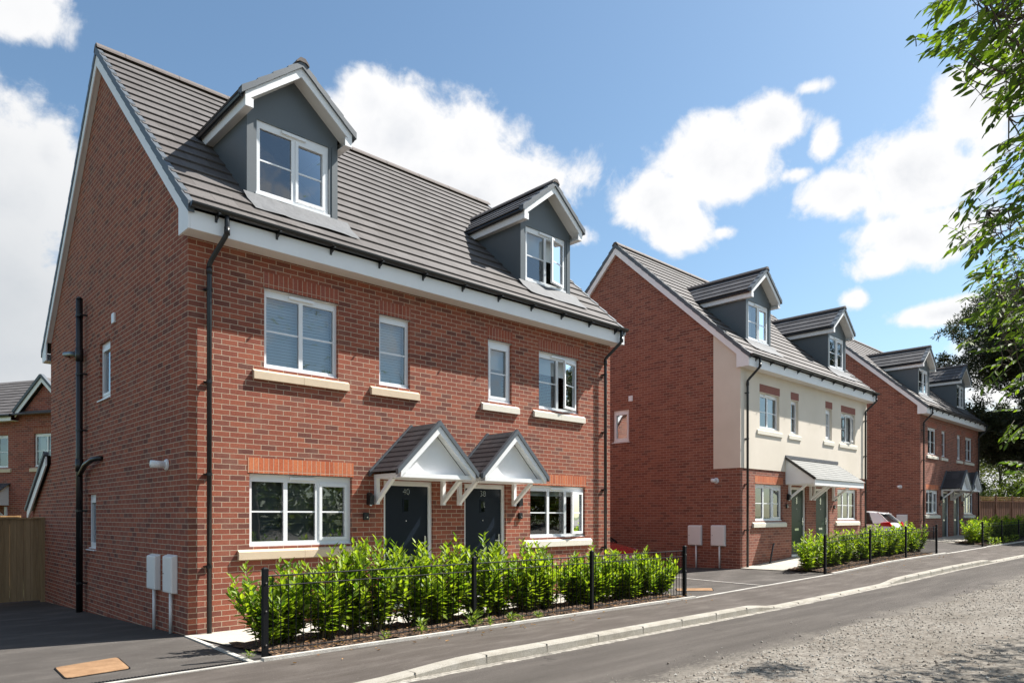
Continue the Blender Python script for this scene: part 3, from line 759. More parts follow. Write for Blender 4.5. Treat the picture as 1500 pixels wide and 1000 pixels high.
def house(x0, y0, zb, style):
    """one pair of semi-detached houses; local origin at the front left corner"""
    S = style
    par = empty('semi_detached_house', (x0, y0, zb))
    BR = M[S['brick']]
    b1, b2, c1, c2, a1, a2 = 1.058, 2.251, 2.998, 3.607, .84, 2.497
    if S['id'] == 2: c2 = 3.50
    lo, hi = 1.1655, 2.2044; ub, ut = S.get('ub', 3.737), S.get('ut', 4.886)
    d1, d2 = (3.085, 4.095), (4.80, 5.825)
    wins = [(b1, b2, ub, ut), (c1, c2, ub, ut), (W - c2, W - c1, ub, ut), (W - b2, W - b1, ub, ut), (a1, a2, lo, hi), (W - a2, W - a1, lo, hi)]
    holes = wins + [(d1[0], d1[1], .08, 2.19), (d2[0], d2[1], .08, 2.19)]
    side = S['side']            # holes of the gable: (y0,y1,z0,z1)
    zw = 5.36
    bh = holes if S['id'] != 2 else [(h[0] - .03, h[1] + .03, h[2] - .03, h[3] + .03) for h in holes[:4]] + holes[4:]
    mb = MB(); holed(mb, 0, W, -.9, zw, bh, .1, .129, 0)
    g = MB(lambda a, d, z: (d, D - a, z))                      # gable face seen from the left: a runs towards the front
    holed(g, 0, D, -.9, 4.9, [(D - q[1], D - q[0], q[2], q[3]) for q in side], .1, .12, 0)
    g.face((0, 0, 4.9), (D, 0, 4.9), (D, 0, Z0 - .10), (D - YR, 0, ZR - .10), (0, 0, 5.50))
    off = len(mb.v); mb.v += g.v; mb.f += [[i + off for i in f] for f in g.f]
    mb.face((W, 0, -.9), (W, D, -.9), (W, D, 5.5), (W, YR, ZR - .10), (W, 0, Z0 - .1))
    mb.face((0, D, -.9), (W, D, -.9), (W, D, 5.5), (0, D, 5.5))
    wall = mb.build('wall', BR, par, recalc=False)
    # inner floor slabs so that rooms read as rooms and no light leaks between storeys
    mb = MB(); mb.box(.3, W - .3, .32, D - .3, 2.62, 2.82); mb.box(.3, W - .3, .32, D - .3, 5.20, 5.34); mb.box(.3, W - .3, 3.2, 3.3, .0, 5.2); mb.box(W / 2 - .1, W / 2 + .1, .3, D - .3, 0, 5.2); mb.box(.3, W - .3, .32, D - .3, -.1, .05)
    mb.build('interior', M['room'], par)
    if S['id'] == 2:
        # cream render on the upper storey, wrapping round the corner of the gable
        rh = [w for w in wins[:4]]
        t = .022
        mb = MB(); holed(mb, -t, W + t, 2.62, zw - .01, [(h[0] + .0, h[1] - .0, h[2] - .0, h[3] + .0) for h in rh], .1, t + .13, -t)
        mb.face((-t, -t, 2.62), (-t, -t, Z0 - .15), (-t, .80, Z0 - .15 + .8 * SL), (-t, .80, 2.62))
        mb.face((-t, .80, 2.62), (-t, .80, Z0 + .6), (0.01, .80, Z0 + .6), (.01, .80, 2.62))
        mb.face((-t, -t, 2.62), (-t, .80, 2.62), (0.01, .80, 2.62), (0.01, .01, 2.62), (W, .01, 2.62), (W + t, -t, 2.62))
        mb.face((W + t, -t, 2.62), (W + t, .8, 2.62), (W + t, .8, Z0), (W + t, -t, Z0 - .15))
        mb.build('rendered_wall', M['render'], par, recalc=False)
    # roof
    mb = MB(); ov = .085
    A = (-ov, -.335, Z0 - .335 * SL); tile_slope(mb, A, (W + 2 * ov, 0, 0), (0, YR + .335, (YR + .335) * SL), (0, -SL, 1), 18, .037, .05, ((3, 4, 5, 6, 7), [(1.69 + ov - .70, 1.69 + ov + .70), (7.285 + ov - .70, 7.285 + ov + .70)]))
    yb, zb_ = 8.78, ZR - (8.78 - YR) * 1.0
    tile_slope(mb, (-ov, yb, zb_), (W + 2 * ov, 0, 0), (0, YR - yb, ZR - zb_), (0, 1.0, 1), 18, .032, .05)
    roof = mb.build('roof', M['tile'], par)
    mb = MB(); ridge_run(mb, (-ov - .03, YR, ZR + .045), (W + ov + .03, YR, ZR + .045), .45, .095); mb.build('ridge_tile', M['ridge'], roof)
    mb = MB()
    for xs_ in (-ov - .03, W + ov - .05):
        n = 18; mb.cut()
        for i in range(n):
            for (ya, yb2, f) in ((-.34, YR, lambda y: Z0 + SL * y), (8.80, YR, lambda y: ZR - (y - YR))):
                p = ya + (yb2 - ya) * i / n; q = ya + (yb2 - ya) * (i + 1) / n
                mb.prism([(xs_, p, f(p) - .085), (xs_, p, f(p) + .062), (xs_, q, f(q) + .030), (xs_, q, f(q) - .10)],
                         [(xs_ + .08, p, f(p) - .085), (xs_ + .08, p, f(p) + .062), (xs_ + .08, q, f(q) + .030), (xs_ + .08, q, f(q) - .10)])
    mb.split_build('verge', M['verge'], roof)
    # barge boards and verge soffits
    for sx_, nm in ((-1, 'a'), (1, 'b')):
        xf = -ov - .015 if sx_ < 0 else W + ov - .005
        mb = MB()
        f1 = lambda y: Z0 + SL * y - .075; f2 = lambda y: ZR - (y - YR) - .075
        mb.prism([(xf, .05, f1(.05) - .215), (xf, -.30, f1(-.30) - .10), (xf, -.30, f1(-.30)), (xf, YR, f1(YR)), (xf, YR, f1(YR) - .225)],
                 [(xf + .02, .05, f1(.05) - .215), (xf + .02, -.30, f1(-.30) - .10), (xf + .02, -.30, f1(-.30)), (xf + .02, YR, f1(YR)), (xf + .02, YR, f1(YR) - .225)])
        mb.prism([(xf, YR, f1(YR)), (xf, YR, f1(YR) - .225), (xf, 8.35, f2(8.35) - .22), (xf, 8.75, f2(8.75) - .1), (xf, 8.75, f2(8.75))],
                 [(xf + .02, YR, f1(YR)), (xf + .02, YR, f1(YR) - .225), (xf + .02, 8.35, f2(8.35) - .22), (xf + .02, 8.75, f2(8.75) - .1), (xf + .02, 8.75, f2(8.75))])
        # boxed ends at both eaves
        for (p, q, zz, f) in ((-.31, .055, 5.34, f1), (8.72, 8.36, 4.99, f2)):
            mb.prism([(xf - .003, p, zz), (xf - .003, p, f(p) - .005), (xf - .003, q, f(q) - .2), (xf - .003, q, zz)], [(xf + .0235, p, zz), (xf + .0235, p, f(p) - .005), (xf + .0235, q, f(q) - .2), (xf + .0235, q, zz)])
        mb.build('barge_board', M['white'], par)
        mb = MB(); s0, s1 = (xf + .021, -.001) if sx_ < 0 else (W + .001, xf - .001)
        for f, p, q in ((f1, .06, YR), (f2, YR, 8.35)):
            mb.cut(); mb.prism([(s0, p, f(p) - .20), (s0, p, f(p) - .188), (s0, q, f(q) - .188), (s0, q, f(q) - .20)], [(s1, p, f(p) - .20), (s1, p, f(p) - .188), (s1, q, f(q) - .188), (s1, q, f(q) - .20)])
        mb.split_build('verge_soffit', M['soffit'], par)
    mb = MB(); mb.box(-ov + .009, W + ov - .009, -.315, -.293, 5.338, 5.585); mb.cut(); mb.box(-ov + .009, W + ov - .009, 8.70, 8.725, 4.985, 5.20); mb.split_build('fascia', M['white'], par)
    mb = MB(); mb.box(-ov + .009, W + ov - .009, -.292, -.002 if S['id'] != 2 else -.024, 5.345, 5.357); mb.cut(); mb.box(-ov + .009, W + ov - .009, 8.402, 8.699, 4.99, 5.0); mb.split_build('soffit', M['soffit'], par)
    # gutter: half round trough on brackets
    mb = MB(); x_a, x_b = -ov - .01, W + ov + .01; cy, cz, r = -.385, 5.655, .062; n = 10; pa = []; pb = []
    for k in range(n + 1):
        a = math.pi + math.pi * k / n; pa.append((cy + r * math.cos(a), cz + r * math.sin(a)))
    for k in range(n, -1, -1):
        a = math.pi + math.pi * k / n; pa.append((cy + (r - .006) * math.cos(a), cz + (r - .006) * math.sin(a)))
    mb.prism([(x_a, y, z) for y, z in pa], [(x_b, y, z) for y, z in pa])
    for xe in (x_a - .004, x_b - .004): mb.prism([(xe, y, z) for y, z in pa[:n + 1]], [(xe + .008, y, z) for y, z in pa[:n + 1]])
    gut = mb.build('gutter', M['black'], par)
    mb = MB()
    for i in range(11):
        x = .25 + (W - .5) * i / 10; mb.cut()
        mb.bar((x, -.318, 5.535), (x, -.385, 5.565), .028, .03); mb.bar((x, -.323, 5.50), (x, -.323, 5.62), .03, .012, (0, 1, 0)); mb.box(x - .014, x + .014, -.452, -.32, 5.578, 5.592)
    mb.split_build('gutter_bracket', M['black'], gut)
    downpipe(par, .25, .37, 5.62, zg(x0 + .25, y0) - zb)
    downpipe(par, W - .27, W - .09, 5.62, zg(x0 + W - .3, y0) - zb)
    # windows
    tf = lambda a, d, z: (a, d, z)
    bl = S['blinds']; op = S['open']
    for i, w in enumerate(wins):
        nl = (2, 1, 1, 2, 3, 3)[i]
        window(par, tf, *w, lights=nl, opened=op.get(i), blind=bl[i], sill=S['sill'][i], vent=nl > 1, sashes={0: (), 1: (), 2: (0,), 3: (), 4: (2,), 5: ()}[i] if op.get(i) is None else (), ang=15)
        if i < 4: l, mt = (w[0] - .015, w[1] + .015, ut + .012, ut + .232), S['lint_u']
        else: l, mt = (w[0] - .025, w[1] + .025, hi + .012, hi + .232), S['lint_l']
        mb = MB(); yo = -.004 if not (S['id'] == 2 and i < 4) else -.027
        mb.box(l[0], l[1], yo, .09, l[2], l[3]); mb.build('lintel', M[mt], par)
        if S['id'] != 2 or i >= 4:
            mb = MB(); mb.box(w[0] - .02, w[1] + .02, .0, .055, w[3] - .001, w[3] + .0115); mb.build('lintel_toe', M['soffit'], par)
    # gable windows (seen edge-on from the road)
    for (p, q, r, s) in side:
        tg = lambda a, d, z: (d, D - a, z)
        wo = window(par, tg, D - q, D - p, r, s, 1, None, reveal=.05, vent=False, bar=False, blind=('roller', 1.0, 'curtain') if S['id'] == 2 else None, sashes=(0,))
        mb = MB(tg); mb.box(D - q - .03, D - p + .03, -.035, .06, r - .03, r - .012); mb.build('sill', M['upvc'], wo)
    # front doors
    door(par, *d1, S['nums'][0], S['door'], S['doorlab'][0], S['doorz']); door(par, *d2, S['nums'][1], S['door'], S['doorlab'][1], S['doorz'])
    if S['id'] == 2: lean_canopy(par, 2.62, 6.42, (2.90, 4.33, 4.60, 6.06))
    else:
        gable_canopy(par, 3.61); gable_canopy(par, 5.33)
    lamp(par, 2.80, 1.87); lamp(par, 6.14, 1.88); keypad(par, 2.735, 1.60); keypad(par, 6.185, 1.605)
    # dormers
    for xc, o_, b_, l_ in ((1.69, S['dopen'][0], S['dblind'][0], None), (7.285, S['dopen'][1], S['dblind'][1], None)): dormer(par, xc, o_, b_, l_)
    # things fixed to the gable
    for (p, q, za, zc) in S['meters']:
        mb = MB(); mb.prism([(-.001, p, za), (-.001, q, za), (-.001, q, zc), (-.001, p, zc)], [(-.085, p + .01, za + .01), (-.085, q - .01, za + .01), (-.085, q - .01, zc - .03), (-.085, p + .01, zc - .03)])
        o = mb.build('meter_box', M['box'], par, bevel=.012)
        mb = MB(); mb.box(-.0885, -.084, p + .03, q - .03, za + .03, zc - .055); mb.build('door', M['box'], o, bevel=.004)
        mb = MB(); mb.tube([(-.092, q - .06, (za + zc) / 2), (-.0886, q - .06, (za + zc) / 2)], .010, 8); mb.build('lock', M['black'], o)
        mb = MB(); m = (p + q) / 2 - .04; zg_ = zg(x0, y0 + m) - zb
        mb.tube([(-.045, m, za + .01), (-.045, m, zg_)], .024, 10); mb.build('conduit', M['box'], o, True)
    y, z = S['flue']
    mb = MB(); mb.tube([(-.002, y, z), (-.02, y, z)], .085, 20); mb.tube([(-.02, y, z), (-.035, y, z)], [.085, .06], 20); mb.tube([(-.03, y, z), (-.22, y, z + .005)], .052, 16); mb.build('flue', M['upvc'], par, True)
    y, z = S['vent']
    mb = MB(); mb.box(-.035, -.001, y - .075, y + .075, z - .085, z + .085); v = mb.build('air_vent', M['upvc'], par, bevel=.008)
    if S['id'] == 1:
        mb = MB(); r = .058; x, y = -.11, 5.36; zbm = zg(x0, y0 + y) - zb
        mb.tube([(x, y, zbm), (x, y, 5.66)], r, 14)
        for zz in (2.55, 4.62): mb.tube([(x, y, zz - .12), (x, y, zz + .12)], r + .010, 14)
        mb.tube([(x, y, 5.66), (x, y, 5.70)], [r + .006, .03], 14)
        sp = mb.build('soil_pipe', M['black'], par, True)
        mb = MB(); mb.tube([(x, y, 4.60), (x - .02, y + .5, 4.72), (x - .02, y + 1.05, 4.80), (x + .06, y + 1.28, 4.83), (x + .11, y + 1.34, 4.84)], .048, 12); mb.cut(); mb.tube([(x, y, 2.36), (x - .02, y - .5, 2.53), (x - .01, y - .95, 2.60), (x + .05, y - 1.12, 2.62), (x + .11, y - 1.16, 2.62)], .045, 12)
        mb.split_build('branch_pipe', M['black'], sp, smooth=True)
        mb = MB()
        for zz in (.35, 1.7, 3.2, 4.25, 5.35): mb.bar((x + .01, y - .10, zz), (-.002, y - .10, zz), .03, .03, (0, 1, 0)); mb.tube([(x, y, zz - .02), (x, y, zz + .02)], r + .009, 12); mb.bar((x, y - .05, zz), (x, y - .12, zz), .02, .03); mb.cut()
        mb.split_build('pipe_bracket', M['black'], sp)
        # single storey rear extension with a lean-to roof
        mb = MB(); mb.prism([(0, 8.401, -.9), (0, 10.35, -.9), (0, 10.35, 1.70), (0, 8.401, 2.75)], [(3.6, 8.401, -.9), (3.6, 10.35, -.9), (3.6, 10.35, 1.70), (3.6, 8.401, 2.75)])
        ex = mb.build('rear_extension', BR, par)
        mb = MB(); tile_slope(mb, (-.06, 10.55, 1.72), (3.72, 0, 0), (0, -2.14, 1.2), (0, 1.2, 2.14), 7, .03); mb.build('extension_roof', M['tile_slate'], ex)
        mb = MB(); mb.prism([(-.10, 8.42, 2.70), (-.10, 10.52, 1.50), (-.10, 10.52, 1.72), (-.10, 8.42, 2.90)], [(-.07, 8.42, 2.70), (-.07, 10.52, 1.50), (-.07, 10.52, 1.72), (-.07, 8.42, 2.90)]); mb.build('barge_board', M['white'], ex)
        mb = MB(); mb.bar((-.09, 10.58, 1.75), (-.09, 8.42, 2.97), .10, .08); mb.build('verge', M['verge'], ex)
    if S.get('pole'):
        pass
    return par
def zg(x, y): return tz(x, y) + dip(x, y) - .01

VEN = ('venetian', 1.0, 'blind'); VEND = ('venetian', 1.0, 'blind_dark')
h1 = house(0, 0, 0, dict(id=1, brick='brick', side=[(3.72, 4.42, 3.66, 4.66), (4.66, 5.22, 1.0, 2.0)], lint_u='soldier_shaded', lint_l='soldier',
    sill=['stone', 'stone', 'stone_pale', 'stone_pale', 'stone', 'stone_pale'], blinds=[VEN, VEN, ('roller', .42, 'blind'), ('roller', .33, 'blind'), VEND, ('roller', .15, 'blind')],
    open={3: 1, 5: 2}, nums=('40', '38'), door='door_navy', doorz=.10, doorlab=('navy front door numbered 40 under the first slate canopy', 'navy front door numbered 38 under the second slate canopy'),
    dopen=(None, 1), dblind=(None, ('roller', .45, 'blind')), meters=[(.38, .77, .53, 1.07), (1.09, 1.48, .53, 1.05)], flue=(.82, 2.33), vent=(3.46, 4.94)))
tag(h1, 'red brick semi detached pair with doors numbered 40 and 38, nearest the camera', 'house', 'semi detached houses along the road')
h2 = house(14.39, -.16, .29, dict(id=2, brick='brick2', side=[(3.74, 4.36, 3.62, 4.62)], lint_u='lintel_plain', lint_l='soldier', ub=3.79, ut=4.80,
    sill=['stone_pale'] * 6, blinds=[('curtain', .36, 'curtain'), VEN, ('curtain', .3, 'curtain'), ('curtain', .3, 'curtain'), None, None],
    open={3: 1}, nums=(None, None), door='door_green', doorz=.11, doorlab=('dark green front door nearer the rendered corner', 'dark green front door beside the hedge'),
    dopen=(None, None), dblind=(('curtain', .36, 'curtain'), ('curtain', .3, 'curtain')), meters=[(.42, .86, .47, 1.06), (1.16, 1.60, .47, 1.05)], flue=(.72, 2.29), vent=(3.66, 4.93)))
tag(h2, 'semi detached pair with cream rendered upper floor, dark green doors and pale lean-to canopy', 'house', 'semi detached houses along the road')
h3 = house(29.36, -.12, .508, dict(id=3, brick='brick2', side=[], lint_u='soldier_shaded', lint_l='soldier',
    sill=['stone_pale'] * 6, blinds=[('curtain', .3, 'curtain'), None, None, ('curtain', .3, 'curtain'), ('curtain', .25, 'curtain'), ('curtain', .3, 'curtain')],
    open={}, nums=(None, None), door='door_teal', doorz=.08, doorlab=('slate blue front door, nearer of the two', 'slate blue front door, farther of the two'),
    dopen=(None, None), dblind=(('curtain', .3, 'curtain'), ('curtain', .3, 'curtain')), meters=[(.45, .88, .55, 1.15)], flue=(.75, 2.32), vent=(3.66, 4.93)))
tag(h3, 'farthest red brick semi detached pair with slate blue doors, beside the timber fence', 'house', 'semi detached houses along the road')

# ------------------------------------------------------------------ front railings
def railing(name, pts, label, nb=.088):
    """pts: list of (x, y) post positions"""
    par = empty(name, (pts[0][0], pts[0][1], tz(*pts[0]))); tag(par, label, 'railing', 'black steel railings along the pavement')
    o = Vector(par.location)
    H = .90
    for i, (x, y) in enumerate(pts):
        z = tz(x, y); mb = MB(); k = .024 if 0 < i < len(pts) - 1 else .028
        mb.box(x - k - o.x, x + k - o.x, y - k - o.y, y + k - o.y, z - .15 - o.z, z + H + .05 - o.z)
        mb.prism([(x + a * k - o.x, y + b * k - o.y, z + H + .05 - o.z) for a, b in ((-1, -1), (1, -1), (1, 1), (-1, 1))], [(x + a * k * .4 - o.x, y + b * k * .4 - o.y, z + H + .066 - o.z) for a, b in ((-1, -1), (1, -1), (1, 1), (-1, 1))])
        po = mb.build('post', M['iron'], par)
        if i in (0, len(pts) - 1):
            mb = MB()
            for zz in (.14, .5, .80): mb.tube([(x - o.x, y - k - .008 - o.y, z + zz - o.z), (x - o.x, y - k + .001 - o.y, z + zz - o.z)], .009, 8)
            mb.build('bolt', M['chrome'], po)
    for (xa, ya), (xb, yb) in zip(pts, pts[1:]):
        a = Vector((xa, ya, tz(xa, ya))) - o; b = Vector((xb, yb, tz(xb, yb))) - o; d = (b - a)
        mb = MB(); zv = Vector((0, 0, 1))
        for h, r in ((.87, .009), (.765, .0075), (.075, .008)): mb.tube([tuple(a + zv * h), tuple(b + zv * h)], r, 6)
        n = int(d.length / nb)
        for i in range(1, n):
            p = a + d * i / n
            mb.tube([tuple(p + zv * .06), tuple(p + zv * (.865 if i % 2 else .768))], .0058, 5, False)
        mb.build('mesh_panel', M['iron'], par)
    return par
railing('railing', [(-.09, -2.56), (2.84, -2.56), (5.30, -2.56), (7.95, -2.56)], 'black railing in front of the two navy doors, starting at the near house corner')
railing('railing', [(14.12, -2.56), (17.05, -2.56), (19.9, -2.56), (22.85, -2.56)], 'black railing in front of the cream rendered house')
railing('railing', [(28.5, -2.56), (31.5, -2.56), (34.5, -2.56), (38.2, -2.56)], 'farthest black railing, in front of the slate blue doors')

# ------------------------------------------------------------------ plants
def leaf(mb, p, d, n, ln, wd, fold=.18, curl=.0):
    """pointed folded leaf from p along d, facing n"""
    d = d.normalized(); s = d.cross(n)
    if s.length < 1e-4: s = d.orthogonal()
    s.normalize(); n = s.cross(d)
    q = lambda t, w, h: p + d * (ln * t) + s * (wd * w) + n * (wd * h) - n * (curl * ln * t * t)
    P = [p, q(.28, .42, .05), q(.62, .44, .05), q(1, 0, 0), q(.62, -.44, .05), q(.28, -.42, .05), q(.3, 0, -fold), q(.65, 0, -fold)]
    i = len(mb.v); mb.v += [tuple(k) for k in P]
    mb.f += [[i, i + 6, i + 1], [i + 1, i + 6, i + 7, i + 2], [i + 2, i + 7, i + 3], [i, i + 5, i + 6], [i + 5, i + 4, i + 7, i + 6], [i + 4, i + 3, i + 7]]
def needle(mb, p, d, n, ln, wd):
    d = d.normalized(); sd_ = d.cross(n)
    if sd_.length < 1e-4: sd_ = d.orthogonal()
    sd_.normalize(); i = len(mb.v)
    mb.v += [tuple(p), tuple(p + d * ln * .5 + sd_ * wd * .5), tuple(p + d * ln), tuple(p + d * ln * .5 - sd_ * wd * .5)]; mb.f.append([i, i + 1, i + 2, i + 3])
def rv(s=1.0): return Vector((random.gauss(0, s), random.gauss(0, s), random.gauss(0, s)))

def hedge(x0, x1, y, label, top, n_shrub, stems, per, ln=.115, wid=.30, gap=.0):
    par = empty('laurel_hedge', ((x0 + x1) / 2, y, tz((x0 + x1) / 2, y))); tag(par, label, 'hedge', 'laurel hedges behind the railings')
    o = Vector(par.location); lf = MB(); st = MB()
    for i in range(n_shrub):
        cx = x0 + (x1 - x0) * (i + .5) / n_shrub + random.uniform(-.16, .16); cy = y + random.uniform(-.06, .06); gz = tz(cx, cy)
        hh = top(cx) * random.uniform(.84, 1.08)
        for s in range(stems):
            bx = cx + random.gauss(0, .06); by = cy + random.gauss(0, .06)
            ang = random.uniform(0, 6.283); rad = math.sqrt(random.random())
            ex = cx + math.cos(ang) * rad * wid * 1.45; ey = cy + math.sin(ang) * rad * wid
            h = hh * (random.uniform(.55, .98) if random.random() < .85 else random.uniform(.95, 1.12)) * (1 - .22 * rad)
            P = []
            for k in range(7):
                t = k / 6; q = t ** .8
                P.append(Vector((bx + (ex - bx) * q + random.gauss(0, .008), by + (ey - by) * q + random.gauss(0, .008), gz + h * t)) - o)
            st.tube([tuple(p) for p in P], [.009 - .006 * k / 6 for k in range(7)], 5, False)
            m = int(per * random.uniform(.8, 1.2)); az = random.uniform(0, 6)
            for j in range(m):
                t = (.20 + .8 * (j + .5) / m) if random.random() < .86 else random.uniform(.10, .5)
                f = t * 6; k = min(5, int(f)); p = P[k].lerp(P[k + 1], f - k); ax = (P[k + 1] - P[k]).normalized()
                az += 2.4 + random.gauss(0, .3)
                out = Vector((math.cos(az), math.sin(az), 0)); up = .35 + .9 * max(0, t - .6) / .4 + random.gauss(0, .25)
                if t < .5: up -= .35
                d = (out + Vector((0, 0, up)) + ax * .2).normalized()
                nrm = (Vector((0, 0, 1)) - out * .3 * up + rv(.25)).normalized()
                L_ = ln * random.uniform(.65, 1.15) * (1.0 if t < .9 else .9)
                leaf(lf, p, d, nrm, L_, L_ * random.uniform(.36, .48), .14, random.uniform(-.05, .22))
    lf.build('foliage', M['laurel'], par, recalc=False); st.build('stem', M['stem'], par)
    return par
hedge(-.02, 8.2, -1.86, 'laurel hedge behind the railing in front of the two navy doors', lambda x: 1.13 + .20 * math.exp(-((x - 2.4) / 1.1) ** 2) - .05 * math.exp(-((x - .0) / .5) ** 2) + .05 * math.sin(x * 5.1) - .17 * sm(4.5, 7.2, x), 20, 30, 36, .132, .36)
hedge(14.3, 23.2, -1.95, 'laurel hedge in front of the cream rendered house', lambda x: 1.02 + .05 * math.sin(x * 3), 21, 19, 28, .128, .34)
hedge(28.9, 38.6, -1.95, 'farthest laurel hedge, in front of the slate blue doors', lambda x: 1.10 + .05 * math.sin(x * 3), 20, 18, 26, .14, .38)

def weed(x, y, h, n, label):
    mb = MB(); z = tz(x, y); c = Vector((0, 0, 0))
    for i in range(n):
        a = random.uniform(0, 6.28); t = random.uniform(0, .45); q = Vector((math.cos(a) * t * h, math.sin(a) * t * h, random.uniform(.1, 1) * h))
        d = Vector((math.cos(a), math.sin(a), random.uniform(.2, 1.2))); leaf(mb, q * .8, d, Vector((0, 0, 1)) + rv(.3), h * random.uniform(.25, .5), h * random.uniform(.1, .2))
    for i in range(4):
        a = random.uniform(0, 6.28); mb.tube([(0, 0, 0), (math.cos(a) * h * .2, math.sin(a) * h * .2, h * .8)], .003, 4, False)
    o = mb.build('weed', M['weed'], None, recalc=False); o.location = (x, y, z + .02); tag(o, label, 'weed', 'weeds along the edging kerb')
for x, y, h, n in ((1.92, -2.63, .22, 30), (2.72, -2.66, .26, 40), (3.02, -2.69, .12, 40), (3.42, -2.68, .16, 55), (3.62, -2.69, .10, 30), (3.95, -2.69, .13, 40), (-.28, -2.60, .10, 24), (1.35, -2.66, .14, 24),
                   (29.3, -2.68, .34, 40), (30.2, -2.70, .30, 40), (31.6, -2.70, .32, 40), (33.0, -2.68, .36, 40)):
    weed(x, y, h, n, 'small green weed growing along the railing beside the edging kerb')
# dead leaves lying on the mulch and along the edge
mb = MB()
for i in range(420):
    bx = random.choice([(-.05, 8.0), (-.05, 8.0), (14.2, 22.6)]); x = random.uniform(*bx); y = -2.70 + abs(random.gauss(0, .30)); y = min(y, -1.5)
    if random.random() < .12: y = random.uniform(-3.3, -2.75)
    z = tz(x, y) + dip(x, y) + (.065 if y > -2.7 else .012)
    a = random.uniform(0, 6.28); s = random.uniform(.03, .06)
    leaf(mb, Vector((x, y, z)), Vector((math.cos(a), math.sin(a), random.uniform(-.1, .3))), Vector((0, 0, 1)) + rv(.35), s, s * .5, .25)
tag(mb.build('dead_leaves', M['dryleaf'], None, recalc=False), 'brown dead leaves scattered on the mulch and edging', 'leaves', None, 'stuff')

# ------------------------------------------------------------------ small ground fixtures
def cover(pts, mat, label, name='inspection_cover'):
    c = Vector((sum(p[0] for p in pts) / len(pts), sum(p[1] for p in pts) / len(pts), 0)); par_z = tz(c.x, c.y) + dip(c.x, c.y)
    mb = MB(); f = lambda p, k: (c.x + (p[0] - c.x) * k - c.x, c.y + (p[1] - c.y) * k - c.y)
    rp = []
    n = len(pts)
    for i in range(n):
        a = Vector((*pts[i], 0)); p = Vector((*pts[i - 1], 0)); q = Vector((*pts[(i + 1) % n], 0))
        for t in (.12, .03): 
            pass
        rp += [tuple((a + (p - a) * .08)[:2]), tuple((a + (p - a) * .02 + (q - a) * .02)[:2]), tuple((a + (q - a) * .08)[:2])]
    zz = lambda x, y: tz(x, y) + dip(x, y) - par_z
    mb.prism([(x - c.x, y - c.y, zz(x, y) - .03) for x, y in rp], [(x - c.x, y - c.y, zz(x, y) + .006) for x, y in rp])
    o = mb.build(name, M[mat], None); o.location = (c.x, c.y, par_z)
    fr = MB(); 
    fr.prism([(1.05 * (x - c.x), 1.05 * (y - c.y), zz(x, y) - .03) for x, y in rp], [(1.05 * (x - c.x), 1.05 * (y - c.y), zz(x, y) + .002) for x, y in rp])
    fr.build('cover_frame', M['iron'], o)
    tag(o, label, name.replace('_', ' '))
cover([(-1.84, -2.14), (-1.78, -1.36), (-1.16, -1.18), (-1.27, -2.06)], 'rust', 'rusty orange inspection cover in the near driveway')
cover([(8.95, -1.75), (9.35, -1.45), (9.75, -2.05), (9.3, -2.35)], 'rust', 'rusty orange inspection cover beside the railing end post in the second driveway')
cover([(.50, -.62), (.50, -.52), (.85, -.50), (.85, -.60)], 'iron', 'small dark drain cover set in the pale paving', 'drain_cover')
mb = MB(); mb2 = MB()
xa, xb = -3.6, -.32
for i in range(int((xb - xa) / .03)):
    x = xa + i * .03; z = tz(x, -2.66); mb.box(x - (-2), x + .016 + 2, -.055, .055, z - .03, z + .006)
prev = None
o = mb.build('channel_drain', M['iron'], None); o.location = (-2, -2.655, dip(-2, -2.655)); tag(o, 'black slotted channel drain along the edge of the near driveway', 'drain')
mb2.box(xa + 2, xb + 2, -.062, .062, tz(-2, -2.66) - .05, tz(-2, -2.66) + .001); mb2.build('channel', M['dark'], o)

def leaning_pole(x, y, z, dx, label):
    mb = MB(); mb.tube([(0, 0, 0), (dx, .12, .52)], .022, 8); mb.tube([(dx, .12, .52), (dx + .08, .14, .53)], .03, 8); mb.tube([(-.02, -.02, 0), (.02, .02, .02)], .03, 8)
    o = mb.build('bent_pole', M['black'], None); o.location = (x, y, z); tag(o, label, 'pole', 'black poles leaning by the rear houses')
leaning_pole(15.72, -.35, tz(15.72, -.3) + .02, .45, 'short black bent pole leaning on the brickwork under the rendered house window')
leaning_pole(30.5, -.32, tz(30.5, -.3) + .02, .45, 'short black bent pole leaning on the farthest house')

mb = MB(); rs = random.Random(11)
for i in range(15000):
    x = -1 + 27 * rs.random() ** 1.5; y = gedge(x) - abs(rs.gauss(0, 1.5)) + (abs(rs.gauss(0, .3)) if rs.random() < .2 else 0)
    r = rs.choice((.005, .006, .007, .008, .010, .014)) * rs.uniform(.7, 1.25); z = RZ(x, y) + .007 + r * .3
    a = rs.uniform(0, 6.28); c, sn = math.cos(a), math.sin(a); q = []
    for u, v, w_ in ((1, 0, 0), (0, 1, .1), (-1, .1, 0), (.1, -1, 0), (.1, .1, .75), (0, 0, -.7)):
        u *= r * rs.uniform(.8, 1.4); v *= r * rs.uniform(.6, 1.1); q.append(mb.p(x + u * c - v * sn, y + u * sn + v * c, z + w_ * r))
    for f in ((0, 1, 4), (1, 2, 4), (2, 3, 4), (3, 0, 4), (1, 0, 5), (2, 1, 5), (3, 2, 5), (0, 3, 5)): mb.f.append([q[k] for k in f])
sm_, nts, bs, _ = newmat('loose stones'); gi = N(nts, 'ShaderNodeNewGeometry'); L(nts, ramp(nts, gi.outputs['Random Per Island'], [(0, (0.1215, 0.0963, 0.0759)), (.3, (0.2531, 0.2228, 0.1872)), (.7, (0.3341, 0.3089, 0.2684)), (1, (0.4657, 0.4455, 0.4050))]), bs.inputs['Base Color']); bs.inputs['Roughness'].default_value = .9
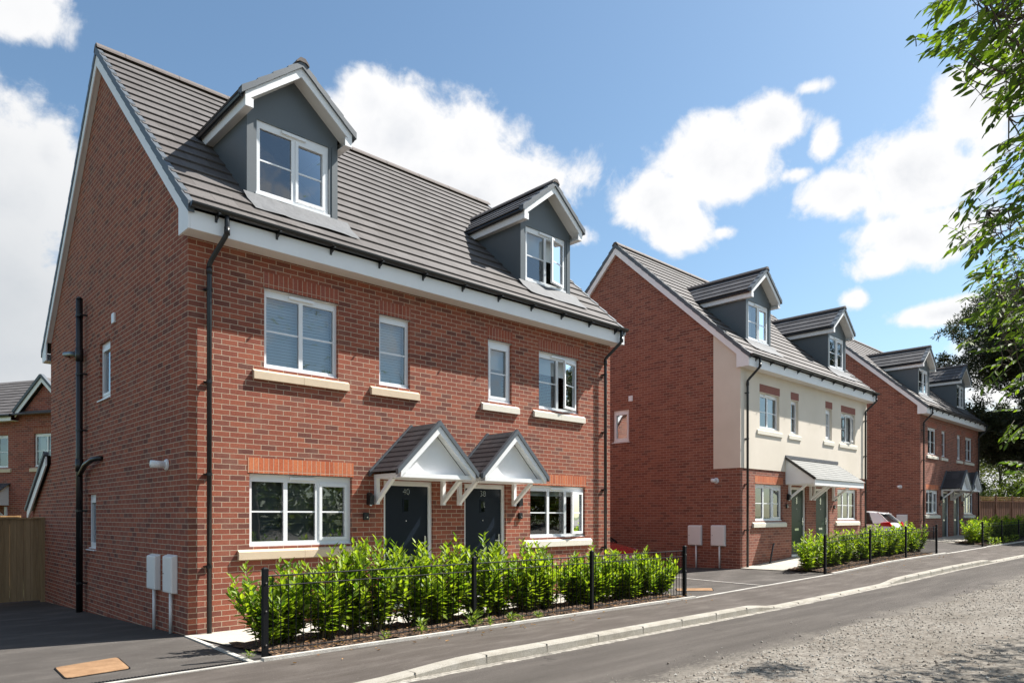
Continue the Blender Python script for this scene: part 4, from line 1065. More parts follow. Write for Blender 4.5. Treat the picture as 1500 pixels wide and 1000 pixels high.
tag(mb.build('gravel_stones', sm_, None, recalc=False), 'loose pale stones over the worn gravel surface', 'gravel', None, 'stuff')

# ------------------------------------------------------------------ timber fences
def fence(name, a, b, h, mat, label, trellis=0.0, post_end=True, pitch=.125, group=None):
    a = Vector((*a, 0)); b = Vector((*b, 0)); d = b - a; L_ = d.length; ang = math.atan2(d.y, d.x)
    z0 = tz(a.x, a.y); par = empty(name, (a.x, a.y, z0), ang); tag(par, label, 'fence', group)
    zl = lambda s: tz(a.x + d.x * s / L_, a.y + d.y * s / L_) - z0
    mb = MB(); n = int(L_ / pitch)
    for i in range(n):
        s = i * L_ / n; k = .006 if i % 2 else 0
        mb.box(s + .002, s + L_ / n - .002, -.011 - k, .011 - k, zl(s) + .04, zl(s) + h - trellis)
    mb.build('boards', M[mat], par)
    mb = MB()
    for zz in (.3, h * .55, h - trellis - .12): mb.box(0, L_, .012, .05, zl(L_ / 2) + zz, zl(L_ / 2) + zz + .07)
    mb.box(-.02, L_ + .02, -.05, .04, zl(0) + h - trellis + .001, zl(0) + h - trellis + .035); mb.build('rail', M[mat], par)
    s = 0
    while s <= L_ + .01:
        mb = MB(); mb.box(s - .05, s + .05, -.045, .055, zl(s) - .2, zl(s) + h + .04); mb.build('post', M[mat], par); s += L_ / max(1, round(L_ / 1.9))
    if trellis:
        mb = MB()
        for zz in (h - .02, h - trellis * .5): mb.box(0, L_, -.012, .012, zl(0) + zz, zl(0) + zz + .03)
        for i in range(int(L_ / .15)): mb.box(i * .15, i * .15 + .03, -.02, .0, zl(0) + h - trellis + .03, zl(0) + h)
        mb.build('trellis', M['timber_new'], par)
    return par
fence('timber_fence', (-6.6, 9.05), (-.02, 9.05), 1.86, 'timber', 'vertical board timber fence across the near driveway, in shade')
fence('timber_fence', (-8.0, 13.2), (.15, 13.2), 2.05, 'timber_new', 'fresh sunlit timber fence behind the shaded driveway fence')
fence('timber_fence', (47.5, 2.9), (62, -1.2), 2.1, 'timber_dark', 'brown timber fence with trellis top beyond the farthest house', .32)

# ------------------------------------------------------------------ cars
def car(loc, rz, paint, label, glass_dark):
    par = empty('parked_car', loc, rz); tag(par, label, 'car', 'cars on the driveways')
    pm, nt, b, o = newmat(label[:12] + ' paint'); b.inputs['Base Color'].default_value = (*paint, 1); b.inputs['Roughness'].default_value = .25; b.inputs['Coat Weight'].default_value = .8; b.inputs['Coat Roughness'].default_value = .05
    # local x forward, y left, stations along the length
    ST = [(-2.02, .62, .42, .70), (-1.96, .78, .30, .92), (-1.7, .85, .22, .99), (-1.0, .88, .20, .97), (0, .885, .19, .95), (.8, .88, .20, .94), (1.05, .87, .20, .93), (1.6, .84, .22, .83), (1.92, .76, .26, .72), (2.05, .58, .34, .58)]
    def ring(x, w, zb, zt):
        return [(x, -w * .86, zb), (x, -w * .98, zb + (zt - zb) * .18), (x, -w, zb + (zt - zb) * .5), (x, -w * .95, zb + (zt - zb) * .82), (x, -w * .82, zt - .015), (x, -w * .4, zt + .02), (x, w * .4, zt + .02), (x, w * .82, zt - .015), (x, w * .95, zb + (zt - zb) * .82), (x, w, zb + (zt - zb) * .5), (x, w * .98, zb + (zt - zb) * .18), (x, w * .86, zb)]
    def loft(mb, rings):
        ids = [[mb.p(*q) for q in r] for r in rings]
        for p, q in zip(ids, ids[1:]):
            for k in range(len(p)): mb.f.append([p[k], p[(k + 1) % len(p)], q[(k + 1) % len(p)], q[k]])
        mb.f.append(ids[0][::-1]); mb.f.append(ids[-1])
    mb = MB(); loft(mb, [ring(*s) for s in ST])
    bo = mb.build('body', pm, par, True); bo.modifiers.new('s', 'SUBSURF').levels = 2; bo.modifiers['s'].render_levels = 2
    # greenhouse: glass volume, with painted roof and pillars over it
    def gring(x, w, z): return [(x, -w, z), (x, w, z)]
    def gh(x0_, x1_, w0, w1, zt, k):      # lower outline -> roof outline
        return
    low = [(-1.86, .66, .93), (-1.3, .80, .955), (.0, .82, .935), (1.02, .74, .92)]
    top = [(-1.42, .52, 1.36), (-1.1, .58, 1.42), (-.2, .60, 1.45), (.25, .54, 1.40)]
    mb = MB(); ids = []
    for (xl, wl, zl_), (xt, wt, zt_) in zip(low, top): ids.append([mb.p(xl, -wl, zl_), mb.p(xt, -wt, zt_), mb.p(xt, wt, zt_), mb.p(xl, wl, zl_)])
    for p, q in zip(ids, ids[1:]):
        for k in range(3): mb.f.append([p[k], p[k + 1], q[k + 1], q[k]])
    mb.f.append(ids[0][::-1]); mb.f.append(ids[-1])
    mb.build('windows', glass_dark, par)
    mb = MB(); ids = []
    for x, w, z in top: ids.append([mb.p(x, -w - .015, z - .02), mb.p(x, -w * .7, z + .03), mb.p(x, 0, z + .04), mb.p(x, w * .7, z + .03), mb.p(x, w + .015, z - .02)])
    for p, q in zip(ids, ids[1:]):
        for k in range(4): mb.f.append([p[k], p[k + 1], q[k + 1], q[k]])
    mb.prism([(-1.40, -.52, 1.37), (-1.40, .52, 1.37), (-1.62, .48, 1.33), (-1.62, -.48, 1.33)], [(-1.40, -.52, 1.41), (-1.40, .52, 1.41), (-1.62, .48, 1.345), (-1.62, -.48, 1.345)])
    mb.build('roof', pm, par, True)
    mb = MB()
    for s in (-1, 1):
        for (xl, wl, zl_), (xt, wt, zt_), w_ in ((low[0], top[0], .13), (low[3], top[3], .07), ((-.05, .82, .935), (-.2, .6, 1.44), .07)):
            mb.cut()
            mb.bar((xl, s * (wl + .006), zl_ - .02), (xt, s * (wt + .008), zt_), w_, .035, (0, s, 0))
    for s in (-1, 1):
        mb.cut(); mb.prism([(-1.90, s * .66, .92), (-1.38, s * .80, .93), (-1.16, s * .595, 1.40), (-1.44, s * .53, 1.36)], [(-1.88, s * .69, .92), (-1.37, s * .825, .93), (-1.15, s * .61, 1.41), (-1.43, s * .55, 1.375)])
    mb.split_build('pillar', gd if paint[1] < .1 else pm, par)
    red, _, bb, _ = newmat('red lamp lens'); bb.inputs['Base Color'].default_value = (.45, .008, .012, 1); bb.inputs['Roughness'].default_value = .15
    for s in (-1, 1):
        mb = MB(); mb.prism([(-1.99, s * .50, .80), (-1.99, s * .72, .80), (-1.93, s * .76, .98), (-1.90, s * .66, 1.0)], [(-1.60, s * .60, .82), (-1.60, s * .86, .84), (-1.66, s * .86, .96), (-1.72, s * .70, .99)]); mb.build('tail_light', red, par)
        mb = MB(); mb.prism([(1.72, s * .56, .72), (1.98, s * .50, .60), (1.86, s * .76, .58), (1.55, s * .82, .74)], [(1.70, s * .56, .76), (1.985, s * .50, .66), (1.86, s * .77, .66), (1.52, s * .83, .80)]); mb.build('headlight', M['glass'], par)
    mb = MB(); mb.box(-2.03, -2.0, -.26, .26, .60, .71); mb.build('number_plate', M['blind'], par)
    for x in (-1.28, 1.27):
        for s in (-1, 1):
            mb = MB(); mb.tube([(x, s * .70, .31), (x, s * .89, .31)], .31, 24); w_ = mb.build('wheel', M['black'], par)
            mb = MB(); mb.tube([(x, s * .885, .31), (x, s * .896, .31)], .20, 18); mb.build('rim', M['chrome'], w_)
    return par
gd, nt_, gb, _ = newmat('dark car glass'); gb.inputs['Base Color'].default_value = (.012, .014, .016, 1); gb.inputs['Roughness'].default_value = .06
car((11.2, 3.15, tz(11.2, 3.15)), R(-90), (.33, .012, .016), 'red car parked on the driveway between the first two pairs', gd)
wc = car((26.4, 1.75, tz(26.4, 1.75)), R(90), (.74, .74, .75), 'white hatchback parked tail out on the far driveway', gd); wc.scale = (1, 1, .9)

# hanging topiary balls at the farthest porch
for x, yy in ((34.2, -.75), (36.0, -.75)):
    mb = MB(); c = Vector((0, 0, 0))
    for i in range(420):
        d = rv().normalized(); leaf(mb, d * .17, (d + rv(.5)).normalized(), d + rv(.4), .07, .04)
    par = empty('hanging_topiary', (x - .0, yy, 2.93)); tag(par, 'dark green topiary ball hanging by the farthest house', 'hanging plant', 'topiary balls at the farthest house')
    mb.build('foliage', M['pine'], par, recalc=False); mb = MB(); mb.tube([(0, 0, .15), (0, 0, .42)], .006, 5); mb.bar((0, 0, .42), (0, -yy - .13, .42), .02, .02); mb.build('hook', M['iron'], par)

# ------------------------------------------------------------------ background house on the left
def back_house():
    par = empty('brick_house', (1.7, 20.3, -.27), R(-62)); tag(par, 'red brick house with a small front gable behind the timber fences', 'house')
    O = .0; ez = 5.55; rz_ = 7.75; Dp = 8.0
    wins = [(-2.42, -1.28, 3.62, 4.80), (0, 1.16, 3.62, 4.80)]
    mb = MB(); holed(mb, -9, 5, -.5, ez, wins, .1, .12, 0); mb.face((-9, 0, -.5), (-9, Dp, -.5), (-9, Dp, ez), (-9, Dp / 2, rz_), (-9, 0, ez)); mb.face((5, 0, -.5), (5, Dp, -.5), (5, Dp, ez), (5, Dp / 2, rz_), (5, 0, ez)); mb.face((-9, Dp, -.5), (5, Dp, -.5), (5, Dp, ez), (-9, Dp, ez))
    mb.prism([(-.55, -.02, ez - .5), (1.75, -.02, ez - .5), (1.75, -.02, ez), (.6, -.02, ez + 1.05), (-.55, -.02, ez)], [(-.55, .3, ez - .5), (1.75, .3, ez - .5), (1.75, 2.3, ez), (.6, 2.3, ez + 1.05), (-.55, 2.3, ez)])
    mb.build('wall', M['brick_far'], par, recalc=False)
    mb = MB(); tile_slope(mb, (-9.1, -.32, ez - .1), (14.2, 0, 0), (0, Dp / 2 + .32, rz_ - ez + .1), (0, -(rz_ - ez), Dp / 2), 12, .03); tile_slope(mb, (-9.1, Dp + .3, ez - .1), (14.2, 0, 0), (0, -Dp / 2 - .3, rz_ - ez + .1), (0, (rz_ - ez), Dp / 2), 12, .03)
    for s in (-1, 1): tile_slope(mb, (.6 + s * 1.32, -.16, ez + .0), (0, 2.6, 0), (-s * 1.32, 0, 1.22), (s * 1.22, 0, 1.32), 6, .028)
    mb.build('roof', M['tile'], par)
    mb = MB()
    for s in (-1, 1): mb.prism([(.6 + s * 1.30, -.19, ez - .16), (.6 + s * 1.30, -.19, ez + .02), (.6, -.19, ez + 1.21), (.6, -.19, ez + 1.03)], [(.6 + s * 1.30, -.165, ez - .16), (.6 + s * 1.30, -.165, ez + .02), (.6, -.165, ez + 1.21), (.6, -.165, ez + 1.03)])
    mb.build('barge_board', M['white'], par)
    mb = MB()
    for s in (-1, 1): mb.bar((.6 + s * 1.36, -.18, ez + .03), (.6, -.18, ez + 1.28), .09, .13, (0, 1, 0))
    mb.build('verge', M['verge'], par)
    mb = MB(); mb.box(-9.1, -.75, -.30, -.28, ez - .28, ez - .07); mb.box(-9.1, -.75, -.279, -.001, ez - .27, ez - .255); mb.box(1.95, 5.1, -.30, -.28, ez - .28, ez - .07); mb.build('fascia', M['white'], par)
    mb = MB(); mb.tube([(-9.1, -.36, ez - .10), (-.70, -.36, ez - .10)], .055, 8); mb.build('gutter', M['black'], par)
    for w in wins:
        window(par, lambda a, d, z: (a, d, z), *w, lights=2, sill='stone', blind=('curtain', .3, 'curtain'))
        mb = MB(); mb.box(w[0] - .03, w[1] + .03, -.005, .08, w[3] + .01, w[3] + .235); mb.build('lintel', M['soldier_shaded'], par)
    mb = MB(); mb.box(-8.7, 4.7, .5, .6, 0, ez - .1); mb.build('interior', M['room'], par)
    # lean-to porch canopy
    mb = MB()
    for x in (-1.25, -3.05): mb.prism([(x, -.003, 2.25), (x, -.95, 2.25), (x, -.95, 2.32), (x, -.003, 3.0)], [(x - .03, -.003, 2.25), (x - .03, -.95, 2.25), (x - .03, -.95, 2.32), (x - .03, -.003, 3.0)])
    mb.box(-3.05, -1.25, -.98, -.951, 2.2, 2.33); c = mb.build('canopy', M['white'], par)
    mb = MB(); tile_slope(mb, (-3.15, -1.02, 2.31), (2.0, 0, 0), (0, 1.02, .74), (0, -.74, 1.02), 6, .02); mb.build('canopy_roof', M['tile_slate'], c)
    for x in (-1.35, -2.95):
        mb = MB(); mb.box(x - .035, x + .035, -.07, -.002, 1.75, 2.2); mb.bar((x, -.05, 1.8), (x, -.6, 2.2), .06, .06, (1, 0, 0)); mb.build('bracket', M['white'], c)
    door(par, -2.65, -1.65, None, 'door_navy', 'dark front door under the porch canopy', .55)
back_house()

# ------------------------------------------------------------------ trees
CAMP = Vector((-3.3988, -9.8671, 1.6106)); YAW = .7602
cR = Vector((math.cos(YAW), -math.sin(YAW), 0)); cD = Vector((math.sin(YAW), math.cos(YAW), 0))
def at(r, d, z): return Vector((CAMP.x, CAMP.y, 0)) + cR * r + cD * d + Vector((0, 0, z))

def branchy(mb, a, b, r0, r1, wob=.06, n=7, sag=0):
    P = []
    for i in range(n + 1):
        t = i / n; p = a.lerp(b, t) + Vector((random.gauss(0, wob), random.gauss(0, wob), random.gauss(0, wob))) * math.sin(math.pi * t) + Vector((0, 0, -sag * math.sin(math.pi * t)))
        P.append(p)
    mb.tube([tuple(p) for p in P], [r0 + (r1 - r0) * i / n for i in range(n + 1)], 7, False); return P

def ash_tree():
    """broad tree on the verge whose branches hang into view from the right"""
    base = at(7.6, 5.4, .25); par = empty('ash_tree', base); tag(par, 'leafy overhanging tree with long pointed leaflets beside the gravel', 'tree')
    o = base; tk = MB(); br = MB(); lf = MB()
    top = at(7.2, 5.6, 8.2)
    branchy(tk, base - Vector((0, 0, .3)) - o, top - o, .24, .10, .05, 9); tk.build('trunk', M['bark'], par, True)
    rnd = random.Random(5)
    def bound(z):      # how far left (r/d) the crown reaches at a height, z/d above the eye
        tab = [(-.02, .700), (.18, .640), (.262, .612), (.32, .628), (.37, .600), (.42, .592), (.465, .614), (.50, .640), (.55, .632), (.585, .640), (.61, .615), (.635, .61), (.66, .560), (.69, .535), (.72, .545), (.80, .56), (.95, .6)]
        for (a, x), (b, y) in zip(tab, tab[1:]):
            if a <= z <= b: return x + (y - x) * (z - a) / (b - a)
        return .7
    limbs = []
    for (rr, d, zz, zs) in ((.62, 4.6, .70, 5.2), (.64, 5.6, .56, 4.6), (.61, 6.0, .43, 4.1), (.63, 6.4, .31, 3.8), (.67, 5.0, .80, 5.6), (.70, 7.2, .22, 3.6), (.68, 4.2, .62, 5.0), (.66, 6.8, .50, 4.6)):
        e = at((rr + .06) * d, d, CAMP.z + zz * d); s = at(7.35, 5.5, zs)
        P = branchy(br, s - o, e - o, .045, .004, .035, 18, -.25); limbs.append(P)
    spots = []
    for i in range(1080):
        zz = rnd.uniform(.02, .92) if rnd.random() < .75 else rnd.uniform(.28, .72)
        b = bound(zz); rr = b + abs(rnd.gauss(0, 1)) * .055 + rnd.random() ** 1.4 * .26 + .012
        if rr > 1.02: continue
        if zz < .24 and rnd.random() < .45: continue
        if .455 < zz < .60 and rr < .65 and rnd.random() < .35: continue
        d = 3.5 + (1 - min(1, zz / .75)) * 3.2 + rnd.uniform(-.25, 1.6)
        spots.append((rr, d, zz))
    # extra crown out of frame to the right and above
    for i in range(420): spots.append((rnd.uniform(.9, 1.9), rnd.uniform(3.0, 8.0), rnd.uniform(.25, 1.4)))
    for i in range(330):
        d = rnd.uniform(7.0, 10.5); spots.append((rnd.uniform(.98, 1.3), d, rnd.uniform(2.4, 4.8) / d))
    sdv = Vector((2.5, -.98, 3.3)) / 3.3
    for i in range(230):                      # boughs beyond the right edge that shade the gravel
        q = Vector((rnd.uniform(3.3, 6.2), rnd.uniform(-9.4, -7.75), .3)) if rnd.random() < .8 else Vector((rnd.uniform(2.6, 3.4), rnd.uniform(-6.9, -6.5), .3))
        q = q + sdv * rnd.uniform(3.4, 5.2); v = q - CAMP; dd_ = v.dot(cD); spots.append((v.dot(cR) / dd_, dd_, v.z / dd_))
    for rr, d, zz in spots:
        p = at(rr * d, d, CAMP.z + zz * d) - o
        dirn = (-cR * rnd.uniform(.5, 1.2) + cD * rnd.gauss(0, .55) + Vector((0, 0, rnd.gauss(-.15, .35)))).normalized()
        n_l = rnd.choice((5, 7, 7, 9)); RL = rnd.uniform(.20, .34); dr = Vector((0, 0, -1))
        start = p - dirn * RL; side0 = dirn.cross(Vector((0, 0, 1))).normalized()
        pts = [start + dirn * RL * t + dr * .07 * t * t for t in (0, .35, .7, 1)]
        br.tube([tuple(q) for q in pts], [.0028, .0024, .002, .0012], 4, False)
        ll = rnd.uniform(.065, .105)
        for j in range(n_l):
            t = .25 + .75 * (j // 2 * 2 + 1) / n_l if j < n_l - 1 else 1.0
            f = t * 3; k = min(2, int(f)); q = pts[k].lerp(pts[k + 1], f - k)
            sd = side0 * (1 if j % 2 else -1) if j < n_l - 1 else Vector((0, 0, 0))
            dd = (dirn * .65 + sd * .8 + dr * rnd.uniform(.15, .75)).normalized()
            nn = (Vector((0, 0, 1)) + sd * .5 + Vector((rnd.gauss(0, .3), rnd.gauss(0, .3), 0))).normalized()
            leaf(lf, q, dd, nn, ll * rnd.uniform(.75, 1.15), ll * rnd.uniform(.32, .42), .10, rnd.uniform(0, .2))
        # twig back to the nearest limb
        if rnd.random() < .55:
            best = min((q for P in limbs for q in P), key=lambda q: (q - start).length)
            if (best - start).length < .9: branchy(br, best, start, .006, .0028, .02, 6, .06)
    br.build('branch', M['bark'], par); lf.build('crown', M['ash'], par, recalc=False)
ash_tree()

def leaf_tree(name, label, base, h, spread, mat, n, ls, trunk_r, crown0=.25, clumps=26, group=None, seed=1, squash=1.0, lean=0):
    rnd = random.Random(seed); par = empty(name, base); tag(par, label, 'tree', group)
    tk = MB(); lf = MB(); V = Vector
    top = V((lean, 0, h * .93))
    P = [V((lean * t * t + rnd.gauss(0, .06), rnd.gauss(0, .06), h * .93 * t - .3)) for t in [i / 9 for i in range(10)]]
    tk.tube([tuple(p) for p in P], [trunk_r * (1 - .85 * i / 9) for i in range(10)], 8, False)
    C = []
    for i in range(clumps):
        t = crown0 + (1 - crown0) * rnd.random() ** .8; prof = math.sin(math.pi * min(1, max(.08, (t - crown0) / (1 - crown0) * .86 + .12))) ** .6
        a = rnd.uniform(0, 6.283); r = spread * prof * rnd.uniform(.25, 1.0)
        c = V((lean * t * t + math.cos(a) * r, math.sin(a) * r, h * t)); k = min(8, int(t * .93 * 9)); s = P[max(0, k - 1)]
        tk.tube([tuple(s), tuple(s.lerp(c, .5) + V((0, 0, -.1))), tuple(c)], [trunk_r * .28, trunk_r * .16, .01], 5, False)
        C.append((c, spread * rnd.uniform(.20, .36)))
    for i in range(n):
        c, r = rnd.choice(C); d = V((rnd.gauss(0, 1), rnd.gauss(0, 1), rnd.gauss(0, .75)))
        p = c + d * r * .62 * squash
        dd = V((d.x, d.y, rnd.gauss(-.2, .6))); leaf(lf, p, dd if dd.length > .1 else V((1, 0, 0)), V((rnd.gauss(0, .6), rnd.gauss(0, .6), 1)), ls * rnd.uniform(.6, 1.3), ls * rnd.uniform(.3, .55))
    tk.build('trunk', M['bark'], par, True); lf.build('crown', M[mat], par, recalc=False); return par

def pine_tree(name, label, base, seed, h, limbs, mat='pine'):
    rnd = random.Random(seed); V = Vector; par = empty(name, base); tag(par, label, 'tree')
    tk = MB(); lf = MB(); br = MB()
    P = [V((rnd.gauss(0, .12), rnd.gauss(0, .12), h * i / 9 - .3)) for i in range(10)]
    tk.tube([tuple(p) for p in P], [.34 * (1 - .8 * i / 9) for i in range(10)], 9, False); tk.build('trunk', M['bark'], par, True)
    for li in range(limbs):
        t = .26 + .72 * (li + rnd.random()) / limbs; a = rnd.uniform(0, 6.283); ln = (2.4 + 4.2 * math.sin(math.pi * min(1, (1 - t) / .8)) ** .7) * rnd.uniform(.6, 1.05)
        s = V((0, 0, h * t)); up = rnd.uniform(-.05, .35)
        Q = [s + V((math.cos(a + .12 * math.sin(k)) * ln * k / 7, math.sin(a + .12 * math.sin(k)) * ln * k / 7, ln * up * (k / 7) ** 1.4 - .5 * math.sin(math.pi * k / 7))) for k in range(8)]
        br.tube([tuple(q) for q in Q], [.11 * (1 - t * .5) * (1 - .85 * k / 7) for k in range(8)], 6, False)
        m = int(24 + ln * 10)
        for j in range(m):
            f = rnd.uniform(.22, 1) ** .8 * 7; k = min(6, int(f)); q = Q[k].lerp(Q[k + 1], f - k) + V((rnd.gauss(0, .55), rnd.gauss(0, .55), rnd.gauss(.12, .30)))
            if rnd.random() < .5: br.tube([tuple(Q[k].lerp(Q[k + 1], f - k)), tuple(q)], [.022, .008], 4, False)
            for e in range(60):
                d = V((rnd.gauss(0, 1), rnd.gauss(0, 1), rnd.gauss(.35, .8))).normalized(); ls = rnd.uniform(.12, .24)
                needle(lf, q + d * rnd.uniform(0, .26), d, rv(1), ls, ls * .30)
    br.build('limb', M['bark'], par); lf.build('crown', M[mat], par, recalc=False)
pb = at(29.1, 36.5, 0); pb.z = tz(pb.x, pb.y)
pine_tree('pine_tree', 'tall dark pine with bare curving limbs behind the overhanging tree', pb, 3, 13.5, 66)

for i, (r, d, h, sp, mt, n, ls, nm, lb, cw) in enumerate((
    (38.5, 56, 8.6, 2.6, 'birch', 4200, .30, 'birch_tree', 'slender birch seen just right of the farthest house', .18),
    (46.5, 60, 9.2, 3.0, 'birch', 4200, .30, 'birch_tree', 'taller birch with a pale leaning trunk beyond the timber fence', .2),
    (54.5, 66, 10.0, 4.0, 'bush', 5200, .32, 'broadleaf_tree', 'dense broadleaf tree at the right edge beyond the timber fence', .12),
    (50, 78, 9.5, 4.5, 'birch', 5200, .36, 'broadleaf_tree', 'hazy pale green tree at the back beyond the birches', .12))):
    b = at(r, d, 0); b.z = tz(b.x, b.y); leaf_tree(nm, lb, b, h, sp, mt, n, ls, .14, cw, 30, None, 40 + i)
for i, (r, d, h, sp, lb) in enumerate(((38.2, 53, 3.6, 2.6, 'low rounded green shrub behind the fence next to the farthest house'), (43.2, 54, 3.9, 3.0, 'wide green shrub behind the middle of the timber fence'), (49, 56, 4.2, 3.2, 'tallest green shrub behind the timber fence at the right'))):
    b = at(r, d, 0); b.z = tz(b.x, b.y); leaf_tree('shrub', lb, b, h, sp, 'bush', 4200, .24, .08, .05, 30, 'shrubs behind the timber fence', 60 + i)
# trees across the road behind the viewer, which the windows reflect
for i, (x, y, h, sp) in enumerate(((-14, -33, 9, 5.0), (-4, -35, 11, 5.5), (7, -34, 9.5, 5.2), (17, -36, 11.5, 5.8), (29, -34, 9, 5.2), (41, -36, 11, 5.8))):
    leaf_tree('roadside_tree', 'roadside tree across the road, seen only as a reflection in the ground floor windows', (x, y, .2), h * .70, sp * 1.2, 'bush', 7000, .6, .2, .02, 60, 'trees across the road', 80 + i)

# ------------------------------------------------------------------ light, sky, camera
sd = Vector((2.5, -.98, 3.3)).normalized()
ELEV = math.asin(sd.z); AZ = math.atan2(sd.x, sd.y)
sl = bpy.data.lights.new('sun', 'SUN'); sl.energy = 5.0; sl.angle = R(.53); sl.color = (1.0, .955, .89)
so = bpy.data.objects.new('sun', sl); col.objects.link(so); so.rotation_euler = (-sd).to_track_quat('-Z', 'Y').to_euler(); so.location = (20, -20, 40)

w = bpy.data.worlds.new('World'); scene.world = w; w.use_nodes = True
nt = w.node_tree; nt.nodes.clear()
out = nt.nodes.new('ShaderNodeOutputWorld'); bg = nt.nodes.new('ShaderNodeBackground'); L(nt, bg.outputs[0], out.inputs[0])
sky = nt.nodes.new('ShaderNodeTexSky'); sky.sky_type = 'NISHITA'; sky.sun_disc = False; sky.sun_elevation = ELEV; sky.sun_rotation = AZ
sky.air_density = 1.0; sky.dust_density = .9; sky.ozone_density = 1.0; sky.altitude = 50
bg.inputs['Strength'].default_value = .070
tc = nt.nodes.new('ShaderNodeTexCoord'); dirv = tc.outputs['Generated']
sx = N(nt, 'ShaderNodeSeparateXYZ'); L(nt, dirv, sx.inputs[0])
az = math_(nt, 'ARCTAN2', sx.outputs[0], sx.outputs[1]); el = math_(nt, 'ARCSINE', sx.outputs[2])
wn = noise(nt, dirv, 9, 4, .6)
# clouds: (azimuth, elevation, half width, half height) in degrees
CL = [(8.85, 30.33, 3.36, 2.07, 1), (8.29, 20.84, 4.8, 5.71, 1), (7.74, 14.63, 5.74, 6.62, 1.1), (9.22, 10.56, 4.4, 2.73, 0.9), (10.36, 22.9, 1.96, 2.88, 0.8), (35.34, 27.41, 7.17, 3.91, 1), (32.4, 29.71, 3.01, 2.25, 0.8), (40.25, 27.4, 4.82, 3.95, 0.9), (37.52, 24.42, 10.99, 4.41, 1.1), (55.51, 23.62, 4.04, 2.51, 0.9), (59.66, 25.44, 5.89, 2.91, 1), (63.64, 27.24, 2.99, 2.02, 0.9), (57.08, 21.66, 2.71, 2.17, 0.8), (68.8, 22.44, 3.58, 1.84, 0.9), (72.72, 23.18, 5.28, 3.48, 1.05), (76.36, 25.68, 3.98, 3.44, 1.05), (78.64, 26.91, 3.56, 3.07, 1), (72.72, 18.78, 4.55, 2.03, 0.9), (71.01, 17.51, 2.4, 1.11, 0.7), (67.34, 25.62, 1.37, 1.32, 0.7), (69.33, 15.39, 0.89, 0.69, 0.55), (74.98, 13.69, 3.64, 0.89, 0.8), (65.32, 24.06, 1.3, 0.53, 0.5), (66.5, 29.04, 1.28, 0.48, 0.45), (77.89, 2.94, 4.92, 2.55, 0.9), (49.05, 21.42, 1.5, 0.83, 0.5), (60.16, 20.92, 0.88, 0.46, 0.4), (78.27, 8.75, 4.02, 3.29, 0.7)]
nb_ = noise(nt, dirv, 5.5, 9, .60); nb_.inputs['Distortion'].default_value = .25
nf = noise(nt, dirv, 16, 8, .62); nf.inputs['Distortion'].default_value = .3
tot = None
for a, e, ra, re, wt in CL:
    da = math_(nt, 'MULTIPLY', math_(nt, 'SUBTRACT', az, R(a)), 1 / R(ra * .98)); de = math_(nt, 'MULTIPLY', math_(nt, 'SUBTRACT', el, R(e)), 1 / R(re * .98))
    d2 = math_(nt, 'ADD', math_(nt, 'MULTIPLY', da, da), math_(nt, 'MULTIPLY', de, de))
    v = math_(nt, 'MULTIPLY', math_(nt, 'SUBTRACT', 1.0, math_(nt, 'SQRT', d2)), wt)
    tot = v if tot is None else math_(nt, 'SMOOTH_MAX', tot, v, .12)
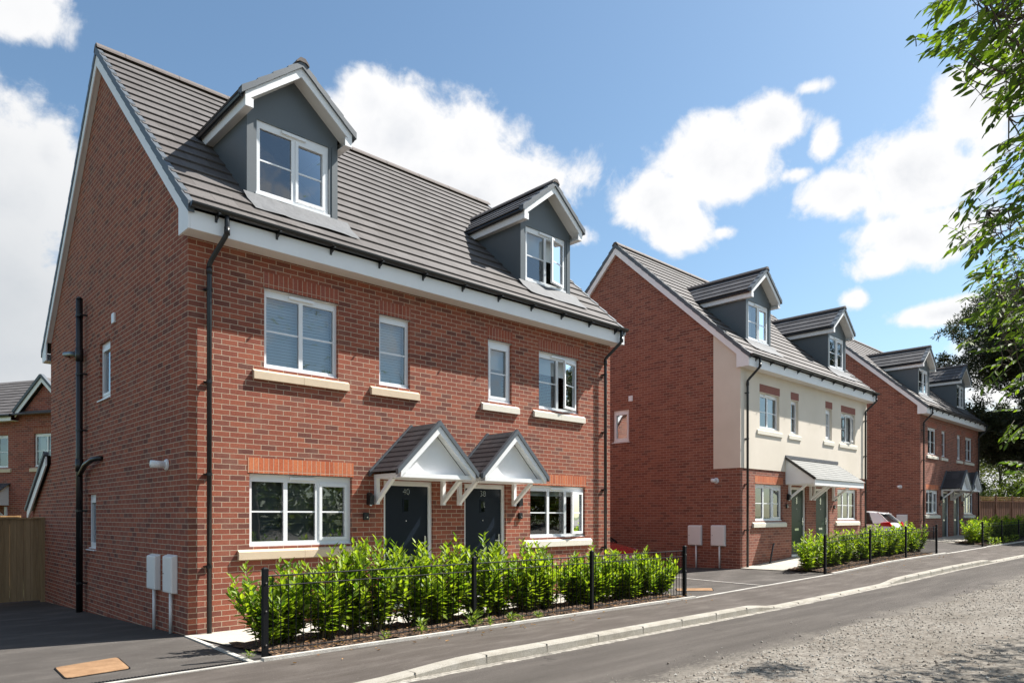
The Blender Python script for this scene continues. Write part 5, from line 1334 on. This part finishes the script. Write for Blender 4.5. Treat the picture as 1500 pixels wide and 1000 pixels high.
# loose clouds over the rest of the sky, out of this view
back = math_(nt, 'MULTIPLY_ADD', math_(nt, 'LESS_THAN', math_(nt, 'ADD', math_(nt, 'MULTIPLY', sx.outputs[0], cD.x), math_(nt, 'MULTIPLY', sx.outputs[1], cD.y)), .2), 1.0, -1.0)
loose = math_(nt, 'ADD', math_(nt, 'MULTIPLY_ADD', noise(nt, dirv, 2.2, 3).outputs[0], 1.6, -.95), math_(nt, 'MULTIPLY', back, 3.0))
tot = math_(nt, 'MAXIMUM', tot, loose)
dens = math_(nt, 'ADD', tot, math_(nt, 'ADD', math_(nt, 'MULTIPLY_ADD', nb_.outputs[0], 2.0, -.93), math_(nt, 'MULTIPLY_ADD', nf.outputs[0], 1.25, -.58)))
mr = N(nt, 'ShaderNodeMapRange', interpolation_type='SMOOTHSTEP'); mr.inputs['From Min'].default_value = -.06; mr.inputs['From Max'].default_value = .36; L(nt, dens, mr.inputs[0])
alpha = math_(nt, 'MULTIPLY', mr.outputs[0], math_(nt, 'GREATER_THAN', sx.outputs[2], -.02))
core = N(nt, 'ShaderNodeMapRange', interpolation_type='SMOOTHSTEP'); core.inputs['From Min'].default_value = .35; core.inputs['From Max'].default_value = 1.3; L(nt, dens, core.inputs[0])
shade = math_(nt, 'MULTIPLY', core.outputs[0], ramp(nt, wn.outputs[0], [(.38, (.15, .15, .15)), (.62, (1, 1, 1))]))
ccol = mixc(nt, shade, (6.7, 6.7, 6.75), (4.9, 5.1, 5.45))
# towards the north-west the clouds turn their shaded side to us
lft = N(nt, 'ShaderNodeMapRange'); lft.inputs['From Min'].default_value = R(33); lft.inputs['From Max'].default_value = R(8); L(nt, az, lft.inputs[0])
low = N(nt, 'ShaderNodeMapRange'); low.inputs['From Min'].default_value = R(27); low.inputs['From Max'].default_value = R(14); L(nt, el, low.inputs[0])
ccol = mixc(nt, math_(nt, 'MULTIPLY', lft.outputs[0], math_(nt, 'MULTIPLY_ADD', low.outputs[0], .65, .1)), ccol, (3.9, 4.15, 4.4))
skyc = mixc(nt, alpha, mixc(nt, 1.0, sky.outputs[0], (.96, 1.10, 1.10), 'MULTIPLY'), ccol)
L(nt, skyc, bg.inputs['Color'])

cam = bpy.data.cameras.new('camera'); co = bpy.data.objects.new('camera', cam); col.objects.link(co)
cam.sensor_width = 36; cam.lens = 1039.4356 * 36 / 1500; cam.shift_x = 0; cam.shift_y = (754.644 - 500) / 1500; cam.clip_end = 4000; cam.clip_start = .05
co.location = CAMP; co.rotation_euler = (R(90), 0, -YAW)
scene.camera = co
scene.view_settings.view_transform = 'Standard'; scene.view_settings.look = 'None'; scene.view_settings.gamma = 1; scene.view_settings.exposure = 1.12
cy = scene.cycles; cy.use_denoising = True; cy.max_bounces = 8; cy.transparent_max_bounces = 16; cy.caustics_reflective = False; cy.caustics_refractive = False; cy.sample_clamp_indirect = 6
